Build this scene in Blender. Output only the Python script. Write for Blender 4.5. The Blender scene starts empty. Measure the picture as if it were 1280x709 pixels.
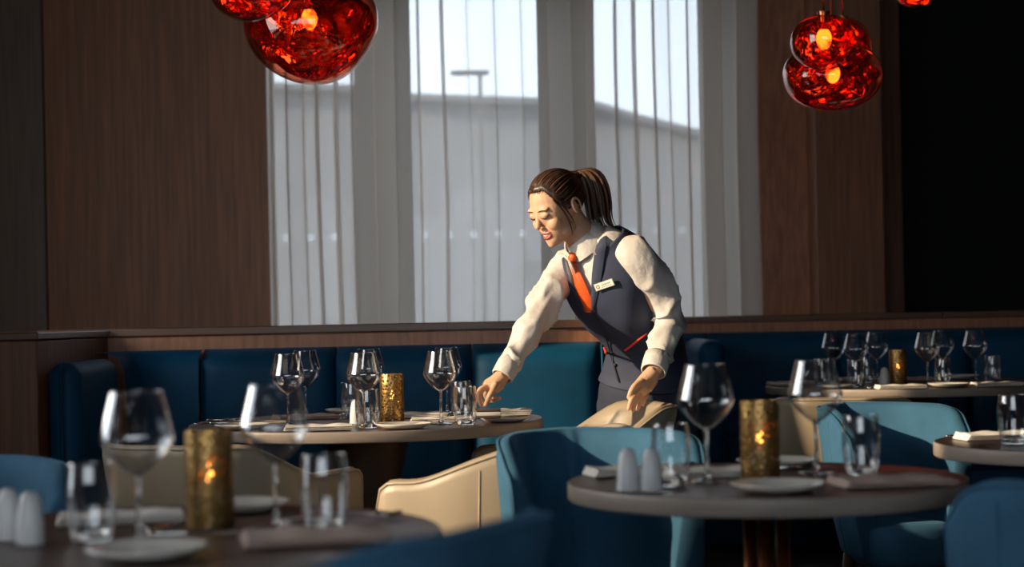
import bpy, bmesh, math, random
from mathutils import Vector, Matrix, noise
from mathutils.bvhtree import BVHTree
random.seed(7)
S = bpy.context.scene
COL = S.collection
PI = math.pi

# ------------------------------------------------------------------ camera
FPX, EYE, HOR, ROLL = 2200.0, 1.06, 398.0, math.radians(1.15)
cam_d = bpy.data.cameras.new('camera')
cam = bpy.data.objects.new('camera', cam_d); COL.objects.link(cam)
cam_d.sensor_fit = 'HORIZONTAL'; cam_d.sensor_width = 36.0
cam_d.lens = FPX / 1280 * 36.0
cam_d.shift_y = (HOR - 354.5) / 1280
cam_d.clip_start = 0.05; cam_d.clip_end = 300
cam.rotation_mode = 'QUATERNION'
cam.rotation_quaternion = (Matrix.Rotation(ROLL, 3, 'Y') @ Matrix.Rotation(PI / 2, 3, 'X')).to_quaternion()
cam.location = (0, 0, EYE)
cam_d.dof.use_dof = True
cam_d.dof.focus_distance = 5.4
cam_d.dof.aperture_fstop = 3.0
S.camera = cam

def at(x, y, D):
    """world point seen at pixel (x, y) at distance D along +Y"""
    u, v = (x - 640) / FPX * D, (HOR - y) / FPX * D
    c, s = math.cos(ROLL), math.sin(ROLL)
    return Vector((u * c + v * s, D, EYE - u * s + v * c))

def pix(p):
    c, s = math.cos(ROLL), math.sin(ROLL)
    X, Z = p.x / p.y, (p.z - EYE) / p.y
    u, v = X * c - Z * s, X * s + Z * c
    return 640 + u * FPX, HOR - v * FPX

# ------------------------------------------------------------------ colour management, world, sun, window light
S.view_settings.view_transform = 'Standard'
S.view_settings.look = 'None'
S.view_settings.gamma = 1.0
S.view_settings.use_curve_mapping = False
S.view_settings.exposure = 0.0
S.cycles.use_denoising = True
S.cycles.max_bounces = 14
S.cycles.transparent_max_bounces = 48
S.cycles.caustics_reflective = False
S.cycles.caustics_refractive = False
S.cycles.sample_clamp_indirect = 4.0

w = bpy.data.worlds.new('sky'); S.world = w; w.use_nodes = True
bg = w.node_tree.nodes['Background']
bg.inputs[0].default_value = (0.82, 0.91, 1.0, 1); bg.inputs[1].default_value = 3.1

def lamp(name, kind, energy, color, loc, direction, **kw):
    d = bpy.data.lights.new(name, kind); d.energy = energy; d.color = color
    for k, v in kw.items(): setattr(d, k, v)
    o = bpy.data.objects.new(name, d); COL.objects.link(o); o.location = loc
    o.rotation_euler = Vector(direction).to_track_quat('-Z', 'Y').to_euler()
    return o
SUN_AZ, SUN_EL = math.radians(69), math.radians(19)
lamp('sun', 'SUN', 6.8, (1.0, 0.76, 0.48), (-6, 1, 4),
     (math.sin(SUN_AZ) * math.cos(SUN_EL), math.cos(SUN_AZ) * math.cos(SUN_EL), -math.sin(SUN_EL)), angle=math.radians(0.9))
lamp('daylight_side_window', 'AREA', 36, (1.0, 0.88, 0.74), (-2.92, 4.35, 1.75), (1, 0.5, -0.12), shape='RECTANGLE', size=1.9, size_y=1.5)
for k, x in enumerate((-2.1, -1.1, 0.4)):
    lamp('daylight_front_window', 'AREA', 1.8, (0.84, 0.92, 1.0), (x, -1.40, 1.75), (0.1, 1, -0.1), shape='RECTANGLE', size=0.5, size_y=1.4)

# ------------------------------------------------------------------ materials
MATS = {}
def node_mat(name):
    m = bpy.data.materials.new(name); m.use_nodes = True
    nt = m.node_tree
    return m, nt, nt.nodes['Principled BSDF'], nt.nodes['Material Output']

def pmat(name, col, rough=0.5, metal=0.0, noise_scale=None, noise_amt=0.15, stretch=(1, 1, 1), bump=0.0, sheen=0.0, spec=0.5, coat=0.0, bump_scale=None, trans=0.0):
    m, nt, b, out = node_mat(name)
    b.inputs['Base Color'].default_value = (*col, 1)
    b.inputs['Roughness'].default_value = rough
    b.inputs['Metallic'].default_value = metal
    b.inputs['Specular IOR Level'].default_value = spec
    b.inputs['Coat Weight'].default_value = coat
    b.inputs['Transmission Weight'].default_value = trans
    if sheen:
        b.inputs['Sheen Weight'].default_value = sheen
        b.inputs['Sheen Roughness'].default_value = 0.4
        b.inputs['Sheen Tint'].default_value = (*[min(1, c * 3 + 0.05) for c in col], 1)
    if noise_scale:
        tc = nt.nodes.new('ShaderNodeTexCoord'); mp = nt.nodes.new('ShaderNodeMapping')
        mp.inputs['Scale'].default_value = stretch
        nt.links.new(tc.outputs['Object'], mp.inputs['Vector'])
        n = nt.nodes.new('ShaderNodeTexNoise'); n.inputs['Scale'].default_value = noise_scale; n.inputs['Detail'].default_value = 5
        nt.links.new(mp.outputs[0], n.inputs['Vector'])
        r = nt.nodes.new('ShaderNodeValToRGB')
        r.color_ramp.elements[0].position = 0.3; r.color_ramp.elements[1].position = 0.7
        r.color_ramp.elements[0].color = (*[c * (1 - noise_amt) for c in col], 1)
        r.color_ramp.elements[1].color = (*[min(1, c * (1 + noise_amt)) for c in col], 1)
        nt.links.new(n.outputs['Fac'], r.inputs[0]); nt.links.new(r.outputs[0], b.inputs['Base Color'])
        if bump:
            bp = nt.nodes.new('ShaderNodeBump'); bp.inputs['Strength'].default_value = bump; bp.inputs['Distance'].default_value = 0.004
            src = n
            if bump_scale:
                src = nt.nodes.new('ShaderNodeTexNoise'); src.inputs['Scale'].default_value = bump_scale
                nt.links.new(mp.outputs[0], src.inputs['Vector'])
            nt.links.new(src.outputs['Fac'], bp.inputs['Height']); nt.links.new(bp.outputs[0], b.inputs['Normal'])
    MATS[name] = m
    return m

pmat('floor', (0.030, 0.024, 0.020), 0.7, noise_scale=20, noise_amt=0.3)
pmat('ceiling', (0.03, 0.027, 0.025), 0.9, noise_scale=4)
pmat('wood_wall', (0.195, 0.084, 0.040), 0.55, noise_scale=6, noise_amt=0.28, stretch=(9, 9, 0.35), bump=0.08)
pmat('wood_rail', (0.33, 0.145, 0.076), 0.42, noise_scale=6, noise_amt=0.25, stretch=(7, 7, 1.2), bump=0.08)
pmat('wood_cap', (0.12, 0.06, 0.034), 0.35, noise_scale=6, noise_amt=0.2, stretch=(0.5, 8, 8))
pmat('wood_grey', (0.11, 0.085, 0.068), 0.55, noise_scale=5, noise_amt=0.22, stretch=(9, 9, 0.35))
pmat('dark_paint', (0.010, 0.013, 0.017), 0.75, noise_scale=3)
pmat('plaster', (0.16, 0.13, 0.11), 0.9, noise_scale=3)
pmat('outer_grey', (0.21, 0.22, 0.24), 0.9, noise_scale=1.5, noise_amt=0.08)
pmat('roof_grey', (0.16, 0.17, 0.19), 0.9, noise_scale=1.5)
pmat('asphalt', (0.16, 0.16, 0.17), 0.9, noise_scale=2)
pmat('window_metal', (0.06, 0.06, 0.065), 0.5, noise_scale=8)
pmat('velvet', (0.0010, 0.056, 0.126), 0.6, noise_scale=5, noise_amt=0.22, sheen=0.25, bump=0.05, bump_scale=160, spec=0.25)
pmat('blue_fabric', (0.030, 0.098, 0.172), 0.85, noise_scale=9, noise_amt=0.15, sheen=0.25, bump=0.25, bump_scale=320, spec=0.2)
pmat('cream_leather', (0.33, 0.27, 0.195), 0.42, noise_scale=7, noise_amt=0.06, bump=0.06, bump_scale=190)
pmat('cream_piping', (0.38, 0.31, 0.22), 0.45, noise_scale=9, noise_amt=0.05)
pmat('leg_wood', (0.075, 0.038, 0.020), 0.4, noise_scale=8, noise_amt=0.3, stretch=(6, 6, 0.6))
pmat('table_wood', (0.085, 0.052, 0.040), 0.36, noise_scale=5, noise_amt=0.3, stretch=(1, 9, 1), bump=0.05)
pmat('table_edge', (0.27, 0.225, 0.19), 0.45, noise_scale=5, noise_amt=0.1, stretch=(2, 2, 9))
pmat('copper', (0.62, 0.22, 0.10), 0.28, 1.0, noise_scale=8, noise_amt=0.1)
pmat('bronze', (0.10, 0.065, 0.045), 0.45, 0.6, noise_scale=5, noise_amt=0.2)
pmat('porcelain', (0.74, 0.70, 0.63), 0.18, noise_scale=6, noise_amt=0.02)
pmat('shaker', (0.62, 0.62, 0.62), 0.35, noise_scale=8, noise_amt=0.03)
pmat('linen_white', (0.78, 0.74, 0.68), 0.85, noise_scale=60, noise_amt=0.05, bump=0.2)
pmat('linen_rose', (0.56, 0.42, 0.36), 0.85, noise_scale=60, noise_amt=0.06, bump=0.2)
pmat('steel', (0.66, 0.63, 0.60), 0.16, 1.0, noise_scale=10, noise_amt=0.03)
pmat('menu', (0.10, 0.06, 0.04), 0.5, noise_scale=12)
pmat('wax', (0.75, 0.60, 0.38), 0.5, noise_scale=9, noise_amt=0.05)
pmat('skin', (0.62, 0.37, 0.24), 0.55, noise_scale=18, noise_amt=0.06, bump=0.02, spec=0.4)
MATS['skin'].node_tree.nodes['Principled BSDF'].inputs['Subsurface Weight'].default_value = 0.08
MATS['skin'].node_tree.nodes['Principled BSDF'].inputs['Subsurface Radius'].default_value = (0.012, 0.004, 0.002)
pmat('lip', (0.36, 0.095, 0.08), 0.35, noise_scale=30, noise_amt=0.06)
pmat('teeth', (0.80, 0.76, 0.70), 0.25, noise_scale=30, noise_amt=0.02)
pmat('hair', (0.035, 0.017, 0.010), 0.38, noise_scale=16, noise_amt=0.65, stretch=(5, 5, 0.7), bump=0.4, spec=0.5)
pmat('hair_light', (0.11, 0.056, 0.030), 0.38, noise_scale=20, noise_amt=0.5, stretch=(6, 6, 0.5), bump=0.3)
pmat('brow_hair', (0.055, 0.026, 0.014), 0.6, noise_scale=30)
pmat('lash', (0.010, 0.007, 0.006), 0.6, noise_scale=30)
pmat('shirt', (0.60, 0.57, 0.54), 0.75, noise_scale=22, noise_amt=0.03, bump=0.55)
MATS['shirt'].node_tree.nodes['Bump'].inputs['Distance'].default_value = 0.012
pmat('vest', (0.026, 0.036, 0.074), 0.75, noise_scale=20, noise_amt=0.1, bump=0.25, bump_scale=420, sheen=0.04)
pmat('vest_dark', (0.014, 0.018, 0.028), 0.7, noise_scale=20)
pmat('trouser', (0.017, 0.024, 0.050), 0.8, noise_scale=20, noise_amt=0.12, bump=0.2, bump_scale=420)
pmat('tie', (0.70, 0.095, 0.012), 0.5, noise_scale=30, noise_amt=0.08, sheen=0.2)
pmat('red_piping', (0.72, 0.06, 0.035), 0.6, noise_scale=30, noise_amt=0.06)
pmat('badge', (0.80, 0.78, 0.72), 0.3, noise_scale=30, noise_amt=0.02)
pmat('badge_frame', (0.75, 0.68, 0.52), 0.3, 0.8, noise_scale=30, noise_amt=0.02)
pmat('badge_mark', (0.35, 0.10, 0.05), 0.5, noise_scale=30)
pmat('badge_print', (0.30, 0.26, 0.22), 0.5, noise_scale=30)
pmat('shoe', (0.01, 0.01, 0.01), 0.3, noise_scale=10)
pmat('cable', (0.02, 0.012, 0.01), 0.5, noise_scale=10)

def facing_mix(name, tint, base, power, gloss_col=(1, 1, 1), rough=0.02):
    """thin clear wall: light passes straight through, mirror-like towards grazing angles"""
    m = bpy.data.materials.new(name); m.use_nodes = True; nt = m.node_tree
    nt.nodes.remove(nt.nodes['Principled BSDF']); out = nt.nodes['Material Output']
    tr = nt.nodes.new('ShaderNodeBsdfTransparent'); tr.inputs[0].default_value = (*tint, 1)
    gl = nt.nodes.new('ShaderNodeBsdfGlossy'); gl.inputs['Color'].default_value = (*gloss_col, 1); gl.inputs['Roughness'].default_value = rough
    lw = nt.nodes.new('ShaderNodeLayerWeight'); lw.inputs[0].default_value = 0.5
    pw = nt.nodes.new('ShaderNodeMath'); pw.operation = 'POWER'; pw.inputs[1].default_value = power
    ma = nt.nodes.new('ShaderNodeMath'); ma.operation = 'MULTIPLY_ADD'; ma.inputs[1].default_value = 1 - base; ma.inputs[2].default_value = base
    mx = nt.nodes.new('ShaderNodeMixShader')
    nt.links.new(lw.outputs['Facing'], pw.inputs[0]); nt.links.new(pw.outputs[0], ma.inputs[0]); nt.links.new(ma.outputs[0], mx.inputs[0])
    nt.links.new(tr.outputs[0], mx.inputs[1]); nt.links.new(gl.outputs[0], mx.inputs[2]); nt.links.new(mx.outputs[0], out.inputs[0])
    MATS[name] = m
    return m
facing_mix('clear_glass', (0.975, 0.98, 0.98), 0.065, 2.3)
facing_mix('pane', (0.93, 0.95, 0.96), 0.04, 4.0)
facing_mix('pendant_glass', (0.92, 0.42, 0.30), 0.07, 3.0, (1.0, 0.78, 0.74), 0.03)

def stem_glass():
    m, nt, b, out = node_mat('solid_glass')
    b.inputs['Base Color'].default_value = (0.97, 0.98, 0.98, 1); b.inputs['Roughness'].default_value = 0.02
    b.inputs['Transmission Weight'].default_value = 1.0; b.inputs['IOR'].default_value = 1.5
    MATS['solid_glass'] = m
stem_glass()

def emit(name, col, strength):
    m = bpy.data.materials.new(name); m.use_nodes = True; nt = m.node_tree
    nt.nodes.remove(nt.nodes['Principled BSDF'])
    e = nt.nodes.new('ShaderNodeEmission'); e.inputs[0].default_value = (*col, 1); e.inputs[1].default_value = strength
    nt.links.new(e.outputs[0], nt.nodes['Material Output'].inputs[0]); MATS[name] = m
emit('flame', (1.0, 0.34, 0.05), 7)
emit('filament', (1.0, 0.50, 0.10), 20)

def liner_mat():
    m = bpy.data.materials.new('pendant_liner'); m.use_nodes = True; nt = m.node_tree
    nt.nodes.remove(nt.nodes['Principled BSDF']); out = nt.nodes['Material Output']
    tc = nt.nodes.new('ShaderNodeTexCoord')
    n = nt.nodes.new('ShaderNodeTexNoise'); n.inputs['Scale'].default_value = 9; n.inputs['Detail'].default_value = 2; n.inputs['Distortion'].default_value = 1.8
    nt.links.new(tc.outputs['Object'], n.inputs['Vector'])
    bp = nt.nodes.new('ShaderNodeBump'); bp.inputs['Strength'].default_value = 0.9; bp.inputs['Distance'].default_value = 0.03
    nt.links.new(n.outputs['Fac'], bp.inputs['Height'])
    gl = nt.nodes.new('ShaderNodeBsdfGlossy'); gl.inputs['Color'].default_value = (0.95, 0.25, 0.08, 1); gl.inputs['Roughness'].default_value = 0.06
    nt.links.new(bp.outputs[0], gl.inputs['Normal'])
    tr = nt.nodes.new('ShaderNodeBsdfTransparent'); tr.inputs[0].default_value = (0.80, 0.20, 0.08, 1)
    mx = nt.nodes.new('ShaderNodeMixShader')
    rp = nt.nodes.new('ShaderNodeValToRGB'); rp.color_ramp.elements[0].position = 0.42; rp.color_ramp.elements[1].position = 0.56
    rp.color_ramp.elements[0].color = (0.25, 0.25, 0.25, 1); rp.color_ramp.elements[1].color = (0.9, 0.9, 0.9, 1)
    nt.links.new(n.outputs['Fac'], rp.inputs[0]); nt.links.new(rp.outputs[0], mx.inputs[0])
    nt.links.new(tr.outputs[0], mx.inputs[1]); nt.links.new(gl.outputs[0], mx.inputs[2]); nt.links.new(mx.outputs[0], out.inputs[0])
    MATS['pendant_liner'] = m
liner_mat()

def curtain_mat():
    m = bpy.data.materials.new('sheer'); m.use_nodes = True; nt = m.node_tree
    nt.nodes.remove(nt.nodes['Principled BSDF']); out = nt.nodes['Material Output']
    tr = nt.nodes.new('ShaderNodeBsdfTransparent'); tr.inputs[0].default_value = (0.98, 0.98, 1, 1)
    tl = nt.nodes.new('ShaderNodeBsdfTranslucent'); df = nt.nodes.new('ShaderNodeBsdfDiffuse')
    tc = nt.nodes.new('ShaderNodeTexCoord'); wv = nt.nodes.new('ShaderNodeTexNoise'); wv.inputs['Scale'].default_value = 300
    nt.links.new(tc.outputs['Object'], wv.inputs['Vector'])
    r = nt.nodes.new('ShaderNodeValToRGB'); r.color_ramp.elements[0].color = (0.76, 0.69, 0.62, 1); r.color_ramp.elements[1].color = (0.86, 0.79, 0.71, 1)
    nt.links.new(wv.outputs['Fac'], r.inputs[0]); nt.links.new(r.outputs[0], tl.inputs[0]); nt.links.new(r.outputs[0], df.inputs[0])
    m1 = nt.nodes.new('ShaderNodeMixShader'); m1.inputs[0].default_value = 0.5
    nt.links.new(tl.outputs[0], m1.inputs[1]); nt.links.new(df.outputs[0], m1.inputs[2])
    # woven threads close up when the cloth is seen edge-on
    lw = nt.nodes.new('ShaderNodeLayerWeight'); lw.inputs[0].default_value = 0.5
    ma = nt.nodes.new('ShaderNodeMath'); ma.operation = 'MULTIPLY_ADD'; ma.inputs[1].default_value = 0.38; ma.inputs[2].default_value = 0.56; ma.use_clamp = True
    nt.links.new(lw.outputs['Facing'], ma.inputs[0])
    m2 = nt.nodes.new('ShaderNodeMixShader'); nt.links.new(ma.outputs[0], m2.inputs[0])
    nt.links.new(tr.outputs[0], m2.inputs[1]); nt.links.new(m1.outputs[0], m2.inputs[2]); nt.links.new(m2.outputs[0], out.inputs[0])
    MATS['sheer'] = m
curtain_mat()

def frosted():
    m = bpy.data.materials.new('frosted'); m.use_nodes = True; nt = m.node_tree
    nt.nodes.remove(nt.nodes['Principled BSDF'])
    t = nt.nodes.new('ShaderNodeBsdfTranslucent'); t.inputs[0].default_value = (0.95, 0.96, 0.97, 1)
    nt.links.new(t.outputs[0], nt.nodes['Material Output'].inputs[0]); MATS['frosted'] = m
frosted()
def brass_mat():
    m, nt, b, out = node_mat('pierced_brass')
    b.inputs['Base Color'].default_value = (0.42, 0.25, 0.085, 1); b.inputs['Metallic'].default_value = 0.9; b.inputs['Roughness'].default_value = 0.36
    tc = nt.nodes.new('ShaderNodeTexCoord'); v = nt.nodes.new('ShaderNodeTexVoronoi'); v.inputs['Scale'].default_value = 120
    nt.links.new(tc.outputs['Object'], v.inputs['Vector'])
    lt = nt.nodes.new('ShaderNodeMath'); lt.operation = 'LESS_THAN'; lt.inputs[1].default_value = 0.40
    nt.links.new(v.outputs['Distance'], lt.inputs[0])
    tr = nt.nodes.new('ShaderNodeBsdfTransparent')
    bp = nt.nodes.new('ShaderNodeBump'); bp.inputs['Strength'].default_value = 0.5; bp.inputs['Distance'].default_value = 0.002
    nt.links.new(v.outputs['Distance'], bp.inputs['Height']); nt.links.new(bp.outputs[0], b.inputs['Normal'])
    mx = nt.nodes.new('ShaderNodeMixShader'); nt.links.new(lt.outputs[0], mx.inputs[0]); nt.links.new(b.outputs[0], mx.inputs[1]); nt.links.new(tr.outputs[0], mx.inputs[2])
    nt.links.new(mx.outputs[0], out.inputs[0]); MATS['pierced_brass'] = m
brass_mat()

# ------------------------------------------------------------------ mesh helpers
class MB:
    def __init__(s): s.v = []; s.f = []
    def add(s, v, f):
        o = len(s.v); s.v += [Vector(p) for p in v]; s.f += [tuple(i + o for i in q) for q in f]; return s
    def box(s, x0, x1, y0, y1, z0, z1):
        v = [(x, y, z) for z in (z0, z1) for y in (y0, y1) for x in (x0, x1)]
        return s.add(v, [(0, 2, 3, 1), (4, 5, 7, 6), (0, 1, 5, 4), (2, 6, 7, 3), (0, 4, 6, 2), (1, 3, 7, 5)])
    def rbox(s, x0, x1, y0, y1, z0, z1, r=0.01, seg=3):
        bm = bmesh.new(); bmesh.ops.create_cube(bm, size=1)
        bmesh.ops.scale(bm, vec=(x1 - x0, y1 - y0, z1 - z0), verts=bm.verts)
        bmesh.ops.translate(bm, vec=((x0 + x1) / 2, (y0 + y1) / 2, (z0 + z1) / 2), verts=bm.verts)
        bmesh.ops.bevel(bm, geom=bm.edges[:] , offset=r, segments=seg, profile=0.5, affect='EDGES')
        bm.verts.index_update(); s.add([v.co.copy() for v in bm.verts], [[v.index for v in f.verts] for f in bm.faces]); bm.free(); return s
    def lathe(s, prof, n=32, c=(0, 0, 0), closed=False):
        v = []; f = []; m = len(prof)
        for k in range(n):
            a = 2 * PI * k / n
            for (r, z) in prof: v.append((c[0] + r * math.cos(a), c[1] + r * math.sin(a), c[2] + z))
        for k in range(n):
            k2 = (k + 1) % n
            for j in range(m - 1 + (1 if closed else 0)):
                j2 = (j + 1) % m
                f.append((k * m + j, k2 * m + j, k2 * m + j2, k * m + j2))
        return s.add(v, f)
    def loft(s, secs, closed=True, caps=True):
        n = len(secs[0]); v = [p for q in secs for p in q]; f = []
        for i in range(len(secs) - 1):
            for j in range(n if closed else n - 1):
                j2 = (j + 1) % n
                f.append((i * n + j, i * n + j2, (i + 1) * n + j2, (i + 1) * n + j))
        if caps and closed:
            f.append(tuple(reversed(range(n)))); f.append(tuple(range((len(secs) - 1) * n, len(secs) * n)))
        return s.add(v, f)
    def tube(s, pts, rad, n=10, caps=True, flat=1.0, upv=None):
        pts = [Vector(p) for p in pts]; m = len(pts)
        if not hasattr(rad, '__len__'): rad = [rad] * m
        secs = []; prev = None
        for i in range(m):
            t = (pts[min(i + 1, m - 1)] - pts[max(i - 1, 0)]).normalized()
            if prev is None:
                ref = upv or (Vector((0, 0, 1)) if abs(t.z) < 0.9 else Vector((0, 1, 0)))
                a = (ref - t * ref.dot(t)).normalized()
            else:
                a = (prev - t * prev.dot(t)).normalized()
            prev = a; b = t.cross(a)
            secs.append([pts[i] + rad[i] * (math.cos(2 * PI * k / n) * a * flat + math.sin(2 * PI * k / n) * b) for k in range(n)])
        return s.loft(secs, True, caps)
    def ell(s, c, r, R=None, nu=20, nv=14):
        v = [Vector((0, 0, 1))]; f = []
        for i in range(1, nv):
            th = PI * i / nv
            for k in range(nu):
                a = 2 * PI * k / nu; v.append(Vector((math.sin(th) * math.cos(a), math.sin(th) * math.sin(a), math.cos(th))))
        v.append(Vector((0, 0, -1)))
        for k in range(nu): f.append((0, 1 + k, 1 + (k + 1) % nu))
        for i in range(nv - 2):
            for k in range(nu):
                a = 1 + i * nu; f.append((a + k, a + nu + k, a + nu + (k + 1) % nu, a + (k + 1) % nu))
        L = len(v) - 1; a = 1 + (nv - 2) * nu
        for k in range(nu): f.append((L, a + (k + 1) % nu, a + k))
        c = Vector(c); v = [Vector((p.x * r[0], p.y * r[1], p.z * r[2])) for p in v]
        if R: v = [R @ p for p in v]
        return s.add([p + c for p in v], f)
    def build(s, name, mat, parent=None, smooth=True, world=False, sharp=None, kind=None):
        me = bpy.data.meshes.new(name)
        off = parent.location if (world and parent) else Vector((0, 0, 0))
        me.from_pydata([p - off for p in s.v], [], s.f); me.validate(); me.update()
        bm = bmesh.new(); bm.from_mesh(me); bmesh.ops.recalc_face_normals(bm, faces=bm.faces); bm.to_mesh(me); bm.free()
        if smooth:
            me.polygons.foreach_set('use_smooth', [True] * len(me.polygons))
            if sharp: me.set_sharp_from_angle(angle=math.radians(sharp))
        me.materials.append(MATS[mat] if isinstance(mat, str) else mat)
        o = bpy.data.objects.new(name, me); COL.objects.link(o)
        if parent: o.parent = parent
        if kind: o['kind'] = kind
        return o

def spline(pts, n):
    """Catmull-Rom through control points (any dimension)"""
    P = [Vector(p) for p in pts]; out = []
    m = len(P) - 1
    for i in range(n + 1):
        t = i / n * m; k = min(int(t), m - 1); u = t - k
        p0, p1, p2, p3 = P[max(k - 1, 0)], P[k], P[k + 1], P[min(k + 2, m)]
        out.append(0.5 * ((2 * p1) + (-p0 + p2) * u + (2 * p0 - 5 * p1 + 4 * p2 - p3) * u * u + (-p0 + 3 * p1 - 3 * p2 + p3) * u ** 3))
    return out
def sm(a, b, x):
    t = max(0, min(1, (x - a) / (b - a))); return t * t * (3 - 2 * t)
def thing(name, label, cat, loc=(0, 0, 0), rz=0, group=None):
    o = bpy.data.objects.new(name, None); COL.objects.link(o); o.empty_display_size = 0.05
    o.location = loc; o.rotation_euler = (0, 0, rz)
    return tag(o, label, cat, group)
def tag(o, label, cat, group=None):
    o['label'] = label; o['category'] = cat
    if group: o['group'] = group
    return o
def struct(o):
    o['kind'] = 'structure'; return o
def dup(root, loc, rz, label, group=None):
    r = root.copy(); COL.objects.link(r); r.location = loc; r.rotation_euler = (0, 0, rz); r['label'] = label
    if group: r['group'] = group
    for ch in list(root.children):
        c = ch.copy(); COL.objects.link(c); c.parent = r
        for g in list(ch.children):
            d = g.copy(); COL.objects.link(d); d.parent = c
    return r
_protos = {}
def place(kind, maker, loc, rz, label, group):
    """first use builds the thing, later uses copy it with its parts"""
    if kind not in _protos:
        o = maker(label, group); o.location = loc; o.rotation_euler = (0, 0, rz); _protos[kind] = o; return o
    return dup(_protos[kind], loc, rz, label, group)

# ------------------------------------------------------------------ room shell
YB = 9.40                       # back wall
struct(MB().box(-3.2, 4.2, -1.7, YB + 2.2, -0.12, 0).build('floor', 'floor', smooth=False))
struct(MB().box(-3.2, 4.2, -1.7, YB + 0.3, 3.05, 3.2).build('ceiling', 'ceiling', smooth=False))
m = MB()                        # left wall with the window opening the low sun comes through
m.box(-3.2, -3.0, -1.7, 2.45, 0, 3.05); m.box(-3.2, -3.0, 5.42, YB + 0.3, 0, 3.05)
m.box(-3.2, -3.0, 2.45, 5.42, 0, 0.55); m.box(-3.2, -3.0, 2.45, 5.42, 2.95, 3.05)
struct(m.build('wall_left', 'wood_wall', smooth=False))
m = MB()
m.box(-3.0, -2.4, -1.7, -1.5, 0, 3.05); m.box(1.2, 4.2, -1.7, -1.5, 0, 3.05)
m.box(-2.4, 1.2, -1.7, -1.5, 0, 0.9); m.box(-2.4, 1.2, -1.7, -1.5, 2.6, 3.05)
struct(m.build('wall_front', 'wood_wall', smooth=False))
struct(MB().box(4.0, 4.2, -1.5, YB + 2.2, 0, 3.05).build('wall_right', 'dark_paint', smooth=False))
# back wall: timber at both sides, piers between three tall windows
X = lambda px, D: (px - 640) / FPX * D
wins = [(X(338, 9.6), X(455, 9.6)), (X(512, 9.6), X(685, 9.6)), (X(742, 9.6), X(887, 9.6))]
m = MB(); xs = [-3.0] + [v for a in wins for v in a] + [X(1020, 9.4)]
for i in range(0, 8, 2): m.box(xs[i], xs[i + 1], YB + 0.12, YB + 0.30, 0, 3.05)
for a, b in wins: m.box(a, b, YB + 0.12, YB + 0.30, 0, 0.25); m.box(a, b, YB + 0.12, YB + 0.30, 2.95, 3.05)
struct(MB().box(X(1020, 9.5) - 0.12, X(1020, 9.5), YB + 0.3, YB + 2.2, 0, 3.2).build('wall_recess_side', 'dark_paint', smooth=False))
struct(MB().box(X(1020, 9.5), 4.2, YB + 0.3, YB + 2.2, 3.05, 3.2).build('ceiling_recess', 'ceiling', smooth=False))
wb = struct(m.build('wall_back', 'plaster', smooth=False))
# timber panels on the back wall, left of the curtain (joints left open between them)
for a, b, mat in ((-3.0, X(60, YB) - 0.003, 'wood_grey'), (X(60, YB) + 0.003, X(336, YB), 'wood_wall')):
    MB().rbox(a, b, YB, YB + 0.118, 0.0, 3.04, 0.004, 1).build('timber_panel', mat, wb, smooth=False)
MB().box(X(336, YB) - .01, X(336, YB) + 0.015, YB - 0.02, YB + 0.11, 0.0, 3.04).build('reveal_strip', 'wood_wall', wb, smooth=False)
MB().rbox(X(947, YB) + .03, X(1018, YB), YB + 0.0, YB + 0.118, 0.0, 3.04, 0.004, 1).build('timber_panel', 'wood_rail', wb, smooth=False)
# timber column and dark recess on the right
col = MB().rbox(X(1021, 9.2), X(1105, 9.2), 9.15, 9.75, 0, 3.04, 0.006, 2).build('trim_1', 'wood_wall', smooth=False); struct(col)
m = MB(); m.box(X(1106, 9.5), X(1142, 9.5), 9.72, 9.9, 0, 3.04)
struct(m.build('trim_2', 'wood_wall', smooth=False))
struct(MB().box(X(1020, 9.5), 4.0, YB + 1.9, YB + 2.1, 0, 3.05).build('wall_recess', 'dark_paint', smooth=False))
# windows
for i, (a, b) in enumerate(wins):
    y0 = YB + 0.20
    m = MB(); m.box(a, a + 0.03, y0, y0 + 0.06, 0.25, 2.95); m.box(b - 0.03, b, y0, y0 + 0.06, 0.25, 2.95)
    m.box(a, b, y0, y0 + 0.06, 0.25, 0.30); m.box(a, b, y0, y0 + 0.06, 2.90, 2.95)
    wn = struct(m.build('window_%d' % (i + 1), 'window_metal', smooth=False))
    MB().box(a + 0.03, b - 0.03, y0 + 0.026, y0 + 0.032, 0.30, 2.90).build('pane', 'pane', wn, smooth=False)
    px0 = a + 0.09
    while px0 < b - 0.06:      # round safety dots stuck on the glass
        v = [(px0 + 0.022 * math.cos(2 * PI * k / 20), y0 + 0.0245, 1.525 + 0.022 * math.sin(2 * PI * k / 20)) for k in range(20)]   # film on the glass
        f = [tuple(range(20))]
        MB().add(v, f).build('safety_dot', 'frosted', wn, smooth=False)
        px0 += 0.135
# outside: ground, building across the street, street lamp
struct(MB().box(-40, 40, 11.7, 90, -0.6, -0.5).build('ground', 'asphalt', smooth=False))
D = 42.0
hall = thing('building', 'grey building across the street seen through the sheer curtains', 'building', (0, D, -0.5))
prof = [at(x, y, D) for x, y in ((150, 108), (455, 118), (512, 128), (690, 134), (745, 138), (790, 152), (885, 176), (960, 200), (1200, 215))]
v = []; 
for dy in (0, 9):
    v += [Vector((p.x, p.y + dy, p.z)) for p in prof] + [Vector((p.x, p.y + dy, -0.5)) for p in prof]
n = len(prof); f = []
for k in range(n - 1):
    f += [(k, k + 1, n + k + 1, n + k), (2 * n + k, 3 * n + k, 3 * n + k + 1, 2 * n + k + 1)]
f += [(0, n, 3 * n, 2 * n), (n - 1, 3 * n - 1, 4 * n - 1, 2 * n - 1)]
MB().add(v, f).build('facade', 'outer_grey', hall, smooth=False, world=True)
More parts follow.
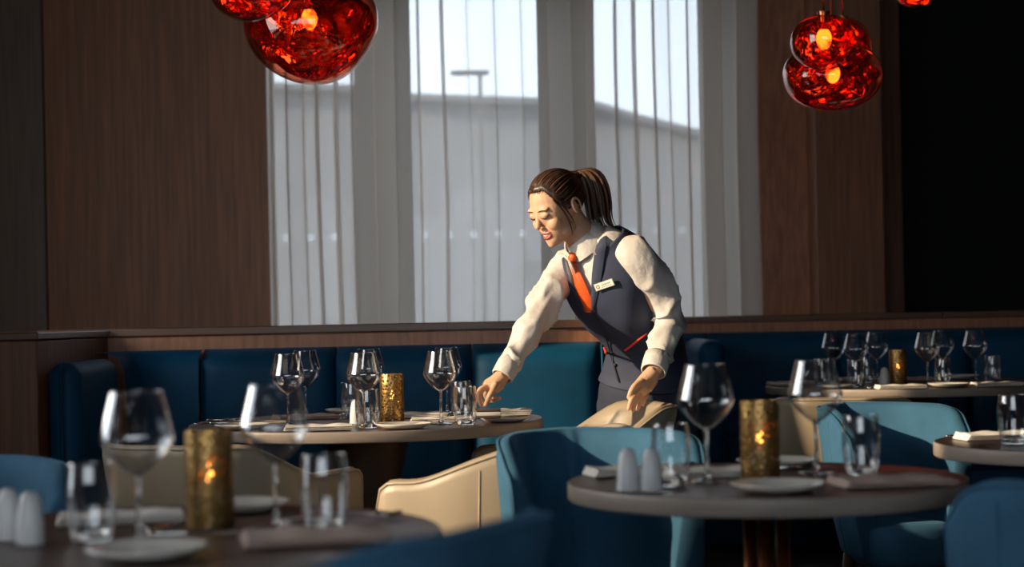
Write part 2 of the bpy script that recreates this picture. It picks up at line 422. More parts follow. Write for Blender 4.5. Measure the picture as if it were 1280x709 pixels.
v = [Vector((p.x, p.y + dy, p.z + dz)) for dy in (-0.5, 9.3) for dz in (0.0, 0.16) for p in prof]
f = []
for k in range(n - 1):
    f += [(k, k + 1, n + k + 1, n + k), (n + k, n + k + 1, 3 * n + k + 1, 3 * n + k), (k, 2 * n + k, 2 * n + k + 1, k + 1)]
MB().add(v, f).build('roof_edge', 'roof_grey', hall, smooth=False, world=True)
sl = thing('street_lamp', 'slim street lamp with a flat head rising above the roof outside the middle window', 'lamp', (at(600, 100, 30).x, 30, -0.5))
MB().tube([(0, 0, 0), (0, 0, at(600, 92, 30).z + 0.5)], [0.045, 0.035], 10).build('pole', 'window_metal', sl)
MB().rbox(-0.5, 0.15, -0.10, 0.10, at(600, 92, 30).z + 0.48, at(600, 92, 30).z + 0.55, 0.025).build('lamp_head', 'window_metal', sl)

# sheer curtains
def curtain(x0, x1, y, label, seed):
    rnd = random.Random(seed); n = int((x1 - x0) / 0.006); ph = 0; px = []
    pts = []; a = 0; lam = 0.17; amp = 0.045
    for i in range(n + 1):
        x = x0 + (x1 - x0) * i / n
        lam = 0.17 + 0.17 * (0.5 + 0.5 * math.sin(x * 3.1 + seed * 2)) * (0.6 + 0.8 * noise.noise(Vector((x * 2.2, seed, 0))) ** 2)
        a += 2 * PI * 0.006 / max(0.14, lam)
        pts.append((x, a))
    secs = []
    for z in [0.04 + (2.98 - 0.04) * k / 22 for k in range(23)]:
        row = []
        for (x, a) in pts:
            w_ = 0.75 + 0.25 * sm(0.2, 2.8, z)
            am = 0.060 * (0.8 + 0.5 * noise.noise(Vector((x * 3, z * 0.25, seed))))
            xx = x + (0.027 + 0.020 * noise.noise(Vector((x * 4, 3, seed)))) * math.sin(2 * a) + 0.02 * noise.noise(Vector((x * 2, z * 0.7, seed + 5)))
            row.append(Vector((xx, y + am * math.sin(a + 0.25 * noise.noise(Vector((x * 2, z * 0.8, seed)))) * w_, z)))
        secs.append(row)
    c = thing('sheer_curtain', label, 'curtain', ((x0 + x1) / 2, y, 0), 0, 'sheer curtains over the windows')
    MB().loft(secs, closed=False).build('drape', 'sheer', c, world=True)
    MB().tube([(x0, y, 3.0), (x1, y, 3.0)], 0.014, 10).build('curtain_rail', 'window_metal', c, world=True)
curtain(X(335, 9.25), X(748, 9.25), 9.22, 'wide grey-white sheer curtain beside the timber wall, behind the left pendant lamps', 1)
curtain(X(738, 9.15), X(946, 9.15), 9.12, 'narrower grey-white sheer curtain behind the leaning person, next to the timber column', 4)

# ------------------------------------------------------------------ half-height timber partition behind the banquettes
def partition(name_seg, x0, x1, y0, y1, ztop):
    p = MB().rbox(x0, x1, y0, y1, 0, ztop - 0.032, 0.004, 1).build('trim_%d' % name_seg, 'wood_rail', smooth=False); struct(p)
    for k in range(max(1, round((x1 - x0) / 1.55))):
        nn = max(1, round((x1 - x0) / 1.55)); a = x0 + (x1 - x0) * k / nn; b = x0 + (x1 - x0) * (k + 1) / nn
        MB().rbox(a + 0.0015, b - 0.0015, y0 - 0.015, y1 + 0.015, ztop - 0.031, ztop, 0.004, 2).build('cap_rail', 'wood_cap', p, smooth=False)
partition(3, -1.80, 0.365, 6.66, 6.80, 1.050)
partition(4, 0.365, 3.90, 8.72, 8.88, 1.050)
ep = MB().rbox(-1.92, -1.53, 5.66, 6.66, 0, 1.02, 0.006, 2).build('trim_5', 'wood_wall', smooth=False); struct(ep)
MB().rbox(-1.93, -1.52, 5.64, 6.66, 1.021, 1.046, 0.004, 2).build('cap_rail', 'wood_cap', ep, smooth=False)
struct(MB().rbox(-1.92, -1.70, 2.85, 5.66, 0, 1.09, 0.006, 2).build('trim_7', 'wood_wall', smooth=False))  # low screen added out of view to keep sun off the left-hand chairs
struct(MB().rbox(-1.92, -1.725, 5.02, 5.60, 1.092, 3.05, 0.006, 2).build('trim_8', 'wood_wall', smooth=False))  # unseen post, added to shade the front edge of the far right table
side = MB().box(0.285, 0.365, 6.80, 8.72, 0, 1.018).build('trim_6', 'wood_rail', smooth=False); struct(side)

# ------------------------------------------------------------------ banquettes
def cushion(bm_, p0, p1, nrm, z0, z1, th, puff=0.018, lean=0.0):
    """upright padded panel from p0 to p1, front normal nrm, slightly domed"""
    p0, p1, nrm = Vector(p0), Vector(p1), Vector(nrm); nu, nv = 14, 12; L = (p1 - p0).length
    secs = []
    for i in range(nv + 1):
        v_ = i / nv; z = z0 + (z1 - z0) * v_; row = []
        ez = min(1, v_ * (z1 - z0) / 0.03) * 1.0; et = min(1.0, (1 - v_) * (z1 - z0) / 0.045)
        for j in range(nu + 1):
            u_ = j / nu; eu = min(1, min(u_, 1 - u_) * L / 0.02)
            d = th * math.sqrt(max(0, 1 - (1 - et) ** 2)) * (0.82 + 0.18 * math.sqrt(max(0, 1 - (1 - eu) ** 2))) + puff * math.sin(PI * u_) ** 0.5 * math.sin(PI * v_) ** 0.5
            row.append(p0.lerp(p1, u_) + nrm * (d - lean * v_) + Vector((0, 0, z)))
        row.append(p1 - nrm * lean * v_ + Vector((0, 0, z))); row.insert(0, p0 - nrm * lean * v_ + Vector((0, 0, z)))
        secs.append(row)
    n = len(secs[0])
    bm_.loft(secs, closed=False)
    o = len(bm_.v) - n * (nv + 1)
    bm_.f.append(tuple(o + nv * n + k for k in range(n))); bm_.f.append(tuple(o + k for k in reversed(range(n))))
    bm_.f.append((o, o + nv * n, o + nv * n + n - 1, o + n - 1)) if False else None
    return bm_
bq = thing('banquette', 'long dark teal velvet banquette with panelled back behind the big round table', 'banquette', (-0.6, 6.4, 0))
seams = [X(245, 6.5), X(416, 6.5), X(588, 6.5), X(752, 6.5)]
for a, b in zip(seams[:-1], seams[1:]):
    cushion(MB(), (a + 0.003, 6.64, 0), (b - 0.003, 6.64, 0), (0, -1, 0), 0.44, 0.966, 0.13, lean=0.02).build('back_panel', 'velvet', bq, world=True)
    MB().rbox(a + 0.003, b - 0.003, 5.98, 6.60, 0.33, 0.46, 0.03, 3).build('seat_cushion', 'velvet', bq, world=True)
# curved corner panel
arc = [Vector((seams[0], 6.64, 0)), Vector((-1.34, 6.63, 0)), Vector((-1.47, 6.55, 0)), Vector((-1.525, 6.40, 0))]
pts = spline(arc, 24); secs = []
for z, d in ((0.44, 0.10), (0.5, 0.13), (0.7, 0.14), (0.9, 0.125), (0.945, 0.10), (0.962, 0.06), (0.966, 0.0)):
    row = []
    for i, p in enumerate(pts):
        t = (pts[min(i + 1, 24)] - pts[max(i - 1, 0)]).normalized(); nrm = Vector((-t.y, t.x, 0))
        if nrm.y > 0: nrm = -nrm
        row.append(p + nrm * d + Vector((0, 0, z)))
    secs.append(row)
MB().loft(secs, closed=False).build('back_panel', 'velvet', bq, world=True)
MB().rbox(-1.42, seams[0] - 0.003, 5.98, 6.58, 0.33, 0.46, 0.03, 3).build('seat_cushion', 'velvet', bq, world=True)
MB().rbox(-1.528, -1.42, 5.75, 6.36, 0.30, 0.945, 0.055, 5).build('arm', 'velvet', bq, world=True)
MB().rbox(-1.42, seams[-1], 6.04, 6.60, 0.06, 0.325, 0.01, 2).build('base', 'velvet', bq, world=True)
MB().box(-1.41, seams[-1] - .02, 6.10, 6.60, 0.0, 0.06).build('plinth', 'bronze', bq, world=True, smooth=False)
MB().tube([(seams[-1] + 0.001, 6.515, 0.46), (seams[-1] + 0.001, 6.50, 0.7), (seams[-1] + 0.001, 6.52, 0.92), (seams[-1] + .001, 6.56, 0.96)], 0.005, 8).build('piping', 'velvet', bq, world=True)

b2 = thing('banquette', 'dark teal velvet banquette in shadow behind the far right table', 'banquette', (2.2, 8.4, 0))
s2 = [0.83] + [X(889, 8.5) + 0.64 * k for k in range(5)]
for a, b in zip(s2[:-1], s2[1:]):
    cushion(MB(), (a + 0.003, 8.70, 0), (b - 0.003, 8.70, 0), (0, -1, 0), 0.44, 0.968, 0.13, lean=0.02).build('back_panel', 'velvet', b2, world=True)
    MB().rbox(a + 0.003, b - 0.003, 8.02, 8.66, 0.33, 0.46, 0.03, 3).build('seat_cushion', 'velvet', b2, world=True)
MB().rbox(0.83, 0.955, 7.85, 8.58, 0.30, 0.945, 0.055, 5).build('arm', 'velvet', b2, world=True)
MB().rbox(0.83, s2[-1], 8.08, 8.66, 0.0, 0.325, 0.01, 2).build('base', 'velvet', b2, world=True)

# ------------------------------------------------------------------ tables
TZ = 0.75
def table(name, label, cx, cy, R, cols):
    t = thing(name, label, 'table', (cx, cy, 0))
    th = 0.034
    MB().lathe([(0, TZ - 0.002), (R - 0.006, TZ - 0.002), (R - 0.003, TZ - 0.0005), (R - 0.0045, TZ - 0.006), (R - 0.006, TZ - 0.012), (0, TZ - 0.012)], 96).build('tabletop', 'table_wood', t, sharp=40)
    MB().lathe([(R - 0.003, TZ - 0.001), (R - 0.0005, TZ - 0.003), (R, TZ - 0.006), (R, TZ - th + 0.004), (R - 0.004, TZ - th), (0, TZ - th), (0, TZ - 0.012), (R - 0.006, TZ - 0.012), (R - 0.0045, TZ - 0.006)], 96, closed=False).build('edge_band', 'table_edge', t, sharp=50)
    if cols == 'cone':
        MB().lathe([(0, 0.0), (0.26, 0.0), (0.26, 0.02), (0.22, 0.03), (0.11, 0.14), (0.085, 0.35), (0.10, 0.55), (0.14, TZ - th), (0, TZ - th)], 48).build('pedestal', 'bronze', t, sharp=50)
    else:
        for k in range(3):
            a = 2 * PI * k / 3 + 0.35
            x, y = 0.035 * math.cos(a), 0.035 * math.sin(a)
            MB().tube([(x, y, 0.02), (x, y, TZ - th)], 0.013, 16).build('column', 'copper', t)
        MB().lathe([(0, 0), (0.22, 0), (0.22, 0.012), (0.20, 0.02), (0, 0.024)], 48).build('base_plate', 'bronze', t, sharp=40)
        MB().lathe([(0, TZ - th - 0.012), (0.12, TZ - th - 0.012), (0.12, TZ - th), (0, TZ - th)], 32).build('mounting_plate', 'bronze', t, sharp=40)
    return t
T1 = (-0.46, 5.5, 0.55); T2 = (0.470, 3.31, 0.372); T3 = (-0.54, 2.60, 0.43); T4 = (1.68, 7.5, 0.60); T5 = (1.335, 4.08, 0.355)
table('round_table', 'large round table the leaning person is reaching over', *T1, 'cone')
table('round_table', 'small round table at front right with copper columns under it', *T2, 'copper')
table('round_table', 'small dark round table at front left, closest to the camera', *T3, 'copper')
table('round_table', 'wide round table set with six wine glasses at far right', *T4, 'cone')
table('round_table', 'small round table cut off by the right edge of the picture', *T5, 'copper')

# ------------------------------------------------------------------ tub chairs
def tub_chair(name, label, cat, loc, rz, mat, piping, back_h=0.79, arm_h=0.66, front=0.20, hw=0.27, sweep=(0.32, 0.62), recline=0.20, group=None):
    t = thing(name, label, cat, loc, rz, group)
    # plan of the shell, from right arm front round the back to the left arm front (chair faces +Y)
    N = 56; plan = []
    yb = -0.24; rc = 0.20
    ctrl = [(hw, front), (hw + 0.005, front * 0.4), (hw, -0.04), (hw - 0.05, yb + 0.07), (hw - 0.15, yb + 0.005), (0, yb)]
    ctrl = ctrl + [(-x, y) for x, y in reversed(ctrl[:-1])]
    plan = spline([(x, y, 0) for x, y in ctrl], N)
    th = 0.040; zb = 0.40
    outer, rim = [], []
    secs = []
    for i, p in enumerate(plan):
        tt = (plan[min(i + 1, N)] - plan[max(i - 1, 0)]).normalized(); nrm = Vector((-tt.y, tt.x, 0))
        if nrm.dot(Vector((p.x, p.y + 0.0, 0))) < 0: nrm = -nrm
        s_ = abs(i / N * 2 - 1)                     # 0 at middle of back, 1 at arm front
        h = back_h + (arm_h - back_h) * sm(sweep[0], sweep[1], s_)
        h -= 0.07 * (1 - math.sqrt(1 - max(0, (s_ - 0.90) / 0.10) ** 2))
        bk = sm(0.75, 0.15, s_)
        def q(off, z):
            k = (z - zb)
            return Vector((p.x, p.y, z)) + nrm * (off + k * 0.10) + Vector((0, -k * recline * bk, 0))
        sec = [q(0.0, zb), q(0.012, zb + 0.4 * (h - zb)), q(0.004, h - 0.03), q(0.0, h - 0.012), q(-0.010, h - 0.002), q(-th / 2, h + 0.003), q(-th + 0.010, h - 0.002), q(-th, h - 0.012), q(-th - 0.004, h - 0.05), q(-th - 0.012, zb + 0.35 * (h - zb)), q(-th, zb)]
        secs.append(sec); rim.append(q(-0.002, h - 0.006))
    sh = MB().loft(secs, closed=True, caps=True).build('shell', mat, t, sharp=60)
    MB().tube(rim, 0.0042, 6).build('piping', piping, sh)
    # upright seams where side panels meet the back
    for i in (int(N * 0.20), int(N * 0.80)):
        o0 = secs[i]; MB().tube([o0[0], o0[1], o0[2]], 0.0022, 6).build('seam', piping, sh)
    # seat cushion
    ring = []
    for i, p in enumerate(plan): ring.append(Vector((p.x * 0.86, p.y * 0.86 if p.y < 0 else p.y, 0)))
    ring += [Vector((-hw * 0.80, front + 0.045, 0)), Vector((-hw * 0.4, front + 0.065, 0)), Vector((0, front + 0.07, 0)), Vector((hw * 0.4, front + 0.065, 0)), Vector((hw * 0.80, front + 0.045, 0))]
    c = Vector((0, 0.0, 0)); secs2 = []
    for sc, z in ((0.93, 0.375), (0.985, 0.385), (1.0, 0.405), (1.0, 0.445), (0.985, 0.468), (0.93, 0.48), (0.6, 0.487), (0.2, 0.489)):
        secs2.append([c + (p - c) * sc + Vector((0, 0, z)) for p in ring])
    MB().loft(secs2).build('seat', mat, t, sharp=70)
    for sx in (-1, 1):
        for sy, y in ((1, front - 0.01), (-1, -0.17)):
            MB().tube([(sx * (hw - 0.07), y * 0.9, 0.385), (sx * (hw - 0.02), y * 1.12, 0.0)], [0.019, 0.011], 12).build('leg', 'leg_wood', t)
    return t
R_ = math.radians
CR = dict(mat='cream_leather', piping='cream_piping', arm_h=0.665)
tub_chair('tub_chair', 'cream leather tub chair seen from behind at the left front of the big table', 'chair', (X(287, 4.75), 4.74, 0), R_(-24), back_h=0.755, **CR)
tub_chair('tub_chair', 'cream leather tub chair with low swept arm, half hidden by a blue chair', 'chair', (X(612, 4.57), 4.57, 0), R_(70), back_h=0.775, sweep=(0.30, 0.86), **CR)
tub_chair('tub_chair', 'cream leather tub chair under the left hand of the leaning person', 'chair', (0.115, 5.25, 0), R_(102), back_h=0.795, **CR)
tub_chair('tub_chair', 'cream leather tub chair in front of the far right table, behind a blue chair', 'chair', (X(1060, 6.15), 6.36, 0), R_(-10), back_h=0.765, **CR)
BL = dict(mat='blue_fabric', piping='blue_fabric', front=0.06, sweep=(0.55, 1.0), arm_h=0.72, back_h=0.795)
tub_chair('tub_chair', 'blue fabric tub chair with sunlit top, just behind the front right table', 'chair', (X(748, 3.9), 3.86, 0), R_(180 + 10), hw=0.185, **BL)
tub_chair('tub_chair', 'blue fabric tub chair standing right of the cream chair at the far right table', 'chair', (X(1128, 4.75), 4.80, 0), R_(180 + 16), hw=0.15, **BL)
SW = dict(mat='blue_fabric', piping='blue_fabric', back_h=0.845, arm_h=0.655, sweep=(0.22, 0.75))
tub_chair('tub_chair', 'blue fabric tub chair at the bottom edge between the two front tables', 'chair', (-0.345, 2.00, 0), R_(62), **SW)
tub_chair('tub_chair', 'dark blue fabric tub chair at the left edge behind two shakers', 'chair', (-1.10, 3.36, 0), R_(200), hw=0.205, **BL)
tub_chair('tub_chair', 'dark blue fabric tub chair cut off by the bottom right corner', 'chair', (0.935, 2.86, 0), R_(20), hw=0.205, **BL)

# ------------------------------------------------------------------ tableware
def mk_wine(label, group):
    t = thing('wine_glass', label, 'wine glass', group=group)
    prof = [(0.0045, 0.098), (0.012, 0.101), (0.026, 0.112), (0.042, 0.129), (0.0505, 0.144), (0.0525, 0.152), (0.0505, 0.162), (0.0455, 0.182), (0.0395, 0.204), (0.0365, 0.217)]
    P = [tuple(p) for p in [(q.x, q.y) for q in spline([(r, z, 0) for r, z in prof], 30)]]
    inner = [(max(0.0006, r - 0.0011), z + (0.0016 if i < 4 else 0.0)) for i, (r, z) in enumerate(P)]
    MB().lathe([(0.0003, 0.0985)] + P + [(P[-1][0] - 0.0005, 0.2178)] + inner[::-1] + [(0.0003, 0.1005)], 48).build('bowl', 'clear_glass', t)
    MB().lathe([(0.0, 0.006), (0.0085, 0.0065), (0.0052, 0.016), (0.0040, 0.035), (0.0037, 0.065), (0.0042, 0.090), (0.0075, 0.0998), (0.0, 0.1004)], 16).build('stem', 'solid_glass', t)
    MB().lathe([(0.0, 0.0), (0.036, 0.0), (0.0368, 0.001), (0.034, 0.0022), (0.018, 0.004), (0.0085, 0.0066), (0, 0.0068)], 40).build('foot', 'clear_glass', t)
    return t
def mk_tumbler(label, group):
    t = thing('water_tumbler', label, 'tumbler', group=group)
    prof = [(0.026, 0.0), (0.029, 0.004), (0.0335, 0.03), (0.0355, 0.06), (0.0350, 0.088), (0.0325, 0.113)]
    P = [(q.x, q.y) for q in spline([(r, z, 0) for r, z in prof], 22)]
    inner = [(r - 0.0016, z) for r, z in P if z > 0.016]
    MB().lathe(P[1:] + [(P[-1][0] - 0.0008, 0.1138)] + inner[::-1], 40).build('wall', 'clear_glass', t)
    MB().lathe([(0.0, 0.0005), (0.024, 0.0005), (0.0275, 0.004), (0.0300, 0.0145), (0.022, 0.0165), (0.0, 0.0150)], 32).build('base', 'solid_glass', t)
    return t
def mk_candle(label, group):
    t = thing('candle_holder', label, 'candle holder', group=group)
    MB().lathe([(0.0362, 0.0), (0.0368, 0.001), (0.0368, 0.146), (0.0362, 0.148), (0.0350, 0.147), (0.0350, 0.001)], 48).build('sleeve', 'pierced_brass', t, sharp=50)
    MB().lathe([(0, 0.0), (0.0352, 0.0), (0.0352, 0.004), (0, 0.004)], 32).build('bottom', 'bronze', t, sharp=50)
    MB().lathe([(0, 0.005), (0.022, 0.005), (0.022, 0.056), (0.019, 0.059), (0, 0.058)], 24).build('candle', 'wax', t, sharp=50)
    MB().lathe([(0, 0.064), (0.0045, 0.069), (0.006, 0.076), (0.004, 0.088), (0.0, 0.099)], 12).build('flame', 'flame', t)
    return t
def mk_shaker(label, group):
    t = thing('salt_shaker', label, 'shaker', group=group)
    prof = [(0.0, 0.0), (0.0195, 0.0), (0.0205, 0.003), (0.0195, 0.03), (0.0165, 0.055), (0.0130, 0.068), (0.008, 0.0745), (0.0, 0.076)]
    MB().lathe(prof, 32).build('body', 'shaker', t)
    m = MB()
    for k in range(5):
        a = 2 * PI * k / 5; m.ell((0.004 * math.cos(a), 0.004 * math.sin(a), 0.0756), (0.0008, 0.0008, 0.0006), nu=6, nv=4)
    m.build('pour_holes', 'vest_dark', t.children[0])
    return t
def mk_plate(R):
    def g(label, group):
        t = thing('side_plate', label, 'plate', group=group)
        pr = [(0, 0.004), (R * 0.62, 0.004), (R * 0.72, 0.007), (R * 0.97, 0.0145), (R, 0.0158), (R * 0.995, 0.0135), (R * 0.74, 0.003), (R * 0.60, 0.0), (0, 0.0)]
        MB().lathe(pr, 56).build('plate_body', 'porcelain', t)
        MB().lathe([(R * 0.45, 0.0), (R * 0.5, -0.0015 + 0.0015), (R * 0.52, 0.001), (R * 0.47, 0.001)], 40, closed=True).build('foot_ring', 'porcelain', t)
        return t
    return g
def mk_napkin(mat, L, Wd, H):
    def g(label, group):
        t = thing('napkin', label, 'napkin', group=group)
        for k in range(3):                          # folded layers
            z0 = H * k / 3; sh = 0.0025 * (k - 1); secs = []
            for i in range(15):
                x = -L / 2 + L * i / 14 + sh; row = []
                sag = 0.0022 * math.sin(i * 1.1 + k) * (k + 0.3) * 0.35
                hh = H / 3 * 1.02
                for j in range(13):
                    y = -Wd / 2 + Wd * j / 12 - sh; row.append(Vector((x, y, z0 + hh + sag + 0.0012 * math.sin(j * 0.9 + k * 2) * (k == 2))))
                y1 = Wd / 2 - sh; y0 = -Wd / 2 - sh
                row += [Vector((x, y1 + 0.003, z0 + hh * 0.5)), Vector((x, y1, z0)), Vector((x, y0, z0)), Vector((x, y0 - 0.003, z0 + hh * 0.5))]
                secs.append(row)
            MB().loft(secs).build('fold', mat, t, sharp=50)
        return t
    return g
def mk_knife(label, group):
    t = thing('table_knife', label, 'knife', group=group)
    prof = [(-0.055, 0.0062), (-0.04, 0.0078), (0.0, 0.0062), (0.01, 0.0062)]
    MB().tube([(-0.095, 0, 0.006), (-0.09, 0, 0.006), (-0.05, 0, 0.006), (0.0, 0, 0.006)], [0.004, 0.0068, 0.006, 0.0048], 10, flat=0.7).build('handle', 'steel', t)
    MB().tube([(0.0, 0, 0.0055), (0.01, 0, 0.0055), (0.06, 0, 0.0055), (0.09, 0, 0.0055), (0.108, 0.002, 0.0055)], [0.0048, 0.008, 0.0092, 0.008, 0.0015], 10, flat=0.12).build('blade', 'steel', t)
    return t
def mk_fork(label, group):
    t = thing('table_fork', label, 'fork', group=group)
    MB().tube([(-0.095, 0, 0.005), (-0.085, 0, 0.004), (-0.03, 0, 0.006), (0.03, 0, 0.010)], [0.005, 0.0078, 0.0045, 0.0035], 10, flat=0.45).build('handle', 'steel', t)
    MB().tube([(0.028, 0, 0.010), (0.04, 0, 0.009), (0.055, 0, 0.006), (0.06, 0, 0.0055)], [0.0036, 0.008, 0.0115, 0.0115], 10, flat=0.2).build('neck', 'steel', t)
    for k in (-1.5, -0.5, 0.5, 1.5):
        MB().tube([(0.058, k * 0.006, 0.0055), (0.08, k * 0.006, 0.005), (0.102, k * 0.0055, 0.009)], [0.0022, 0.002, 0.0010], 6).build('tine', 'steel', t)
    return t
G = {'wine': ('wine glasses set on the tables', mk_wine), 'tumbler': ('water tumblers set on the tables', mk_tumbler), 'candle': ('pierced brass candle holders', mk_candle),
     'shaker': ('salt and pepper shakers', mk_shaker), 'plate': ('side plates set on the tables', mk_plate(0.082)), 'nap_r': ('folded napkins set on the tables', mk_napkin('linen_rose', 0.20, 0.13, 0.011)),
     'nap_w': ('folded napkins set on the tables', mk_napkin('linen_white', 0.19, 0.085, 0.014)), 'roll': ('folded napkins set on the tables', mk_napkin('linen_white', 0.13, 0.05, 0.018)), 'knife': ('knives set on the tables', mk_knife), 'fork': ('forks set on the tables', mk_fork)}
FOOT = {'wine': [(0, 0, 0.038)], 'tumbler': [(0, 0, 0.031)], 'candle': [(0, 0, 0.038)], 'shaker': [(0, 0, 0.021)], 'plate': [(0, 0, 0.082)],
        'nap_r': [(-0.075 + 0.03 * i, -0.045 + 0.03 * j, 0.026) for i in range(6) for j in range(4)], 'nap_w': [(-0.075 + 0.025 * i, s * 0.022, 0.028) for i in range(7) for s in (-1, 1)],
        'roll': [(0, 0, 0)], 'knife': [(-0.09 + 0.018 * i, 0, 0.010) for i in range(12)], 'fork': [(-0.09 + 0.018 * i, 0, 0.0125) for i in range(12)]}
laid = []
def put(kind, px, D, label, rz=0.0, dz=0.0):
    """lay a piece on its table; flat pieces slide a little until they lie clear of the others"""
    c_, s_ = math.cos(rz), math.sin(rz)
    cx, cy, R = min((T1, T2, T3, T4, T5), key=lambda t: math.hypot(X(px, D) - t[0], D - t[1]) - t[2])
    def discs(q, d): return [(X(q, d) + x * c_ - y * s_, d + x * s_ + y * c_, r) for x, y, r in FOOT[kind]]
    def bad(q, d):
        e = 0
        for x, y, r in discs(q, d):
            if math.hypot(x - cx, y - cy) + r * 0.6 > R - 0.012: e += 1
            for X2, Y2, r2 in laid:
                if (x - X2) ** 2 + (y - Y2) ** 2 < (r + r2 + 0.002) ** 2: e += 1
        return e
    best = (px, D)
    if dz == 0 and kind not in ('wine', 'tumbler', 'candle', 'shaker'):
        cand = sorted(((abs(i) * 0.6 + abs(j), px + i * 4, D + j * 0.025) for i in range(-14, 15) for j in range(-14, 15)), key=lambda t: t[0])
        low = 1e9
        for _, q, d in cand:
            e = bad(q, d)
            if e < low: low = e; best = (q, d)
            if e == 0: break
    if dz == 0: laid.extend(discs(*best))
    return place(kind, G[kind][1], (X(*best), best[1], TZ + dz), rz, label, G[kind][0])

# big table being set
for px, D, l in ((358, 5.27, 'wine glass second from the left on the big table, in front of another'), (380, 5.82, 'wine glass partly behind another at the left of the big table'),
                 (453, 5.22, 'wine glass just left of the gold candle holder on the big table'), (460, 5.86, 'wine glass at the back of the big table, behind the gold candle holder'),
                 (549, 5.24, 'wine glass right of the gold candle holder on the big table'), (557, 5.84, 'wine glass at the back of the big table, right of the gold candle holder')):
    put('wine', px, D, l)
for px, D, l in ((437, 5.66, 'tumbler behind, left of the gold candle holder on the big table'), (457, 5.10, 'tumbler in front of the gold candle holder on the big table'),
                 (579, 5.16, 'tumbler nearest the hand of the leaning person on the big table'), (574, 5.62, 'tumbler standing behind another beside the hand of the leaning person')):
    put('tumbler', px, D, l)
put('candle', 488, 5.38, 'bright gold pierced candle holder in the middle of the big table')
put('shaker', 443, 5.30, 'white shaker seen through the tumbler left of the gold candle holder')
put('plate', 300, 5.18, 'side plate at the left end of the big table')
put('plate', 470, 5.03, 'side plate in front of the gold candle holder on the big table')
put('plate', 628, 5.31, 'side plate under the reaching hand of the leaning person')
put('plate', 438, 5.93, 'side plate at the back of the big table near the banquette')
put('nap_r', 312, 5.34, 'rose-grey napkin at the left end of the big table', 0.15)
put('nap_r', 404, 5.68, 'rose-grey napkin at the back of the big table behind the left glasses', 0.3)
put('nap_w', 395, 5.06, 'white napkin at the front edge of the big table, left of the plate', 0.1)
put('nap_w', 532, 5.62, 'white napkin behind the wine glass right of the gold candle holder', 0.0)
put('nap_w', 566, 5.06, 'long white napkin at the front edge of the big table, right of the plate', 0.06)
put('roll', 634, 5.345, 'white napkin folded narrow on the plate under the reaching hand', 0.12, 0.0165)
for px, D, rz, k, l in ((305, 5.60, 0.1, 'knife', 'knife lying behind the rose-grey napkin at the left end of the big table'), (300, 5.17, 0.1, 'knife', 'knife laid across the side plate at the left end of the big table'),
                        (262, 5.33, 0.4, 'fork', 'fork at the far left edge of the big table'), (420, 5.00, 0.2, 'fork', 'fork beside the white napkin at the front left of the big table'),
                        (519, 5.02, 2.9, 'fork', 'fork left of the long white napkin at the front of the big table'), (417, 5.82, 0.2, 'fork', 'fork at the back of the big table'),
                        (652, 5.33, 0.9, 'knife', 'knife right of the plate under the reaching hand'), (604, 5.16, 0.12, 'knife', 'knife at the front right edge of the big table')):
    put(k, px, D, l, rz, 0.0145 if 'across' in l else 0.0)
mn = thing('menu_holder', 'small dark brown leather wallet held by the right hand of the leaning person', 'wallet', (X(606, 5.225), 5.225, TZ + 0.0162))
MB().rbox(-0.042, 0.042, -0.03, 0.03, 0.019, 0.026, 0.003, 2).build('cover', 'menu', mn)
MB().rbox(-0.040, 0.043, -0.028, 0.028, 0.0065, 0.0185, 0.002, 2).build('pages', 'linen_white', mn)
MB().rbox(-0.042, 0.042, -0.03, 0.03, -0.0, 0.006, 0.002, 2).build('cover', 'menu', mn)

# front right table
put('wine', 880, 3.257, 'large wine glass on the front right table, left of the candle holder'); put('wine', 1017, 3.40, 'large wine glass on the front right table, right of the candle holder')
put('tumbler', 835, 3.194, 'tumbler behind the white shakers on the front right table'); put('tumbler', 1073, 3.342, 'tumbler at the right of the front right table')
put('candle', 947, 3.278, 'pierced bronze candle holder in the middle of the front right table')
put('shaker', 781, 3.120, 'left one of the two white shakers on the front right table'); put('shaker', 810, 3.109, 'right one of the two white shakers on the front right table')
put('plate', 967, 3.067, 'side plate in front of the candle holder on the front right table'); put('plate', 968, 3.560, 'side plate behind the candle holder on the front right table')
put('nap_r', 1110, 3.151, 'rose-grey napkin on the front right table, at its right end', 0.1)
put('nap_w', 788, 3.45, 'white napkin behind the shakers on the front right table', 0.25); put('nap_w', 880, 3.500, 'white napkin at the back of the front right table', 0.15)
put('knife', 1003, 3.130, 'knife between plate and rose-grey napkin on the front right table', 0.6); put('fork', 800, 3.505, 'fork at the back left of the front right table', 0.4); put('knife', 985, 3.522, 'knife at the back of the front right table', 0.1)

# front left table
put('wine', 168, 2.49, 'large blurred wine glass furthest left on the front left table'); put('wine', 340, 2.66, 'large blurred wine glass right of the candle holder on the front left table')
put('tumbler', 110, 2.55, 'blurred tumbler at the left of the front left table'); put('tumbler', 401, 2.62, 'blurred tumbler at the right of the front left table')
put('candle', 258, 2.70, 'dark bronze pierced candle holder on the front left table')
put('shaker', 6, 2.58, 'grey shaker cut off by the left edge of the picture'); put('shaker', 33, 2.52, 'grey shaker second from the left edge, on the front left table')
put('plate', 178, 2.36, 'side plate at the front of the front left table'); put('plate', 296, 2.92, 'white side plate behind the candle holder on the front left table')
put('nap_r', 388, 2.53, 'rose-grey napkin at the right of the front left table', 0.2); put('nap_w', 145, 2.79, 'white napkin at the back left of the front left table', 0.25)
put('knife', 262, 2.50, 'knife in front of the dark candle holder on the front left table', 0.1); put('fork', 470, 2.70, 'fork at the right rim of the front left table', 0.3); put('fork', 225, 2.55, 'fork beside the foot of the left wine glass on the front left table', 1.2)

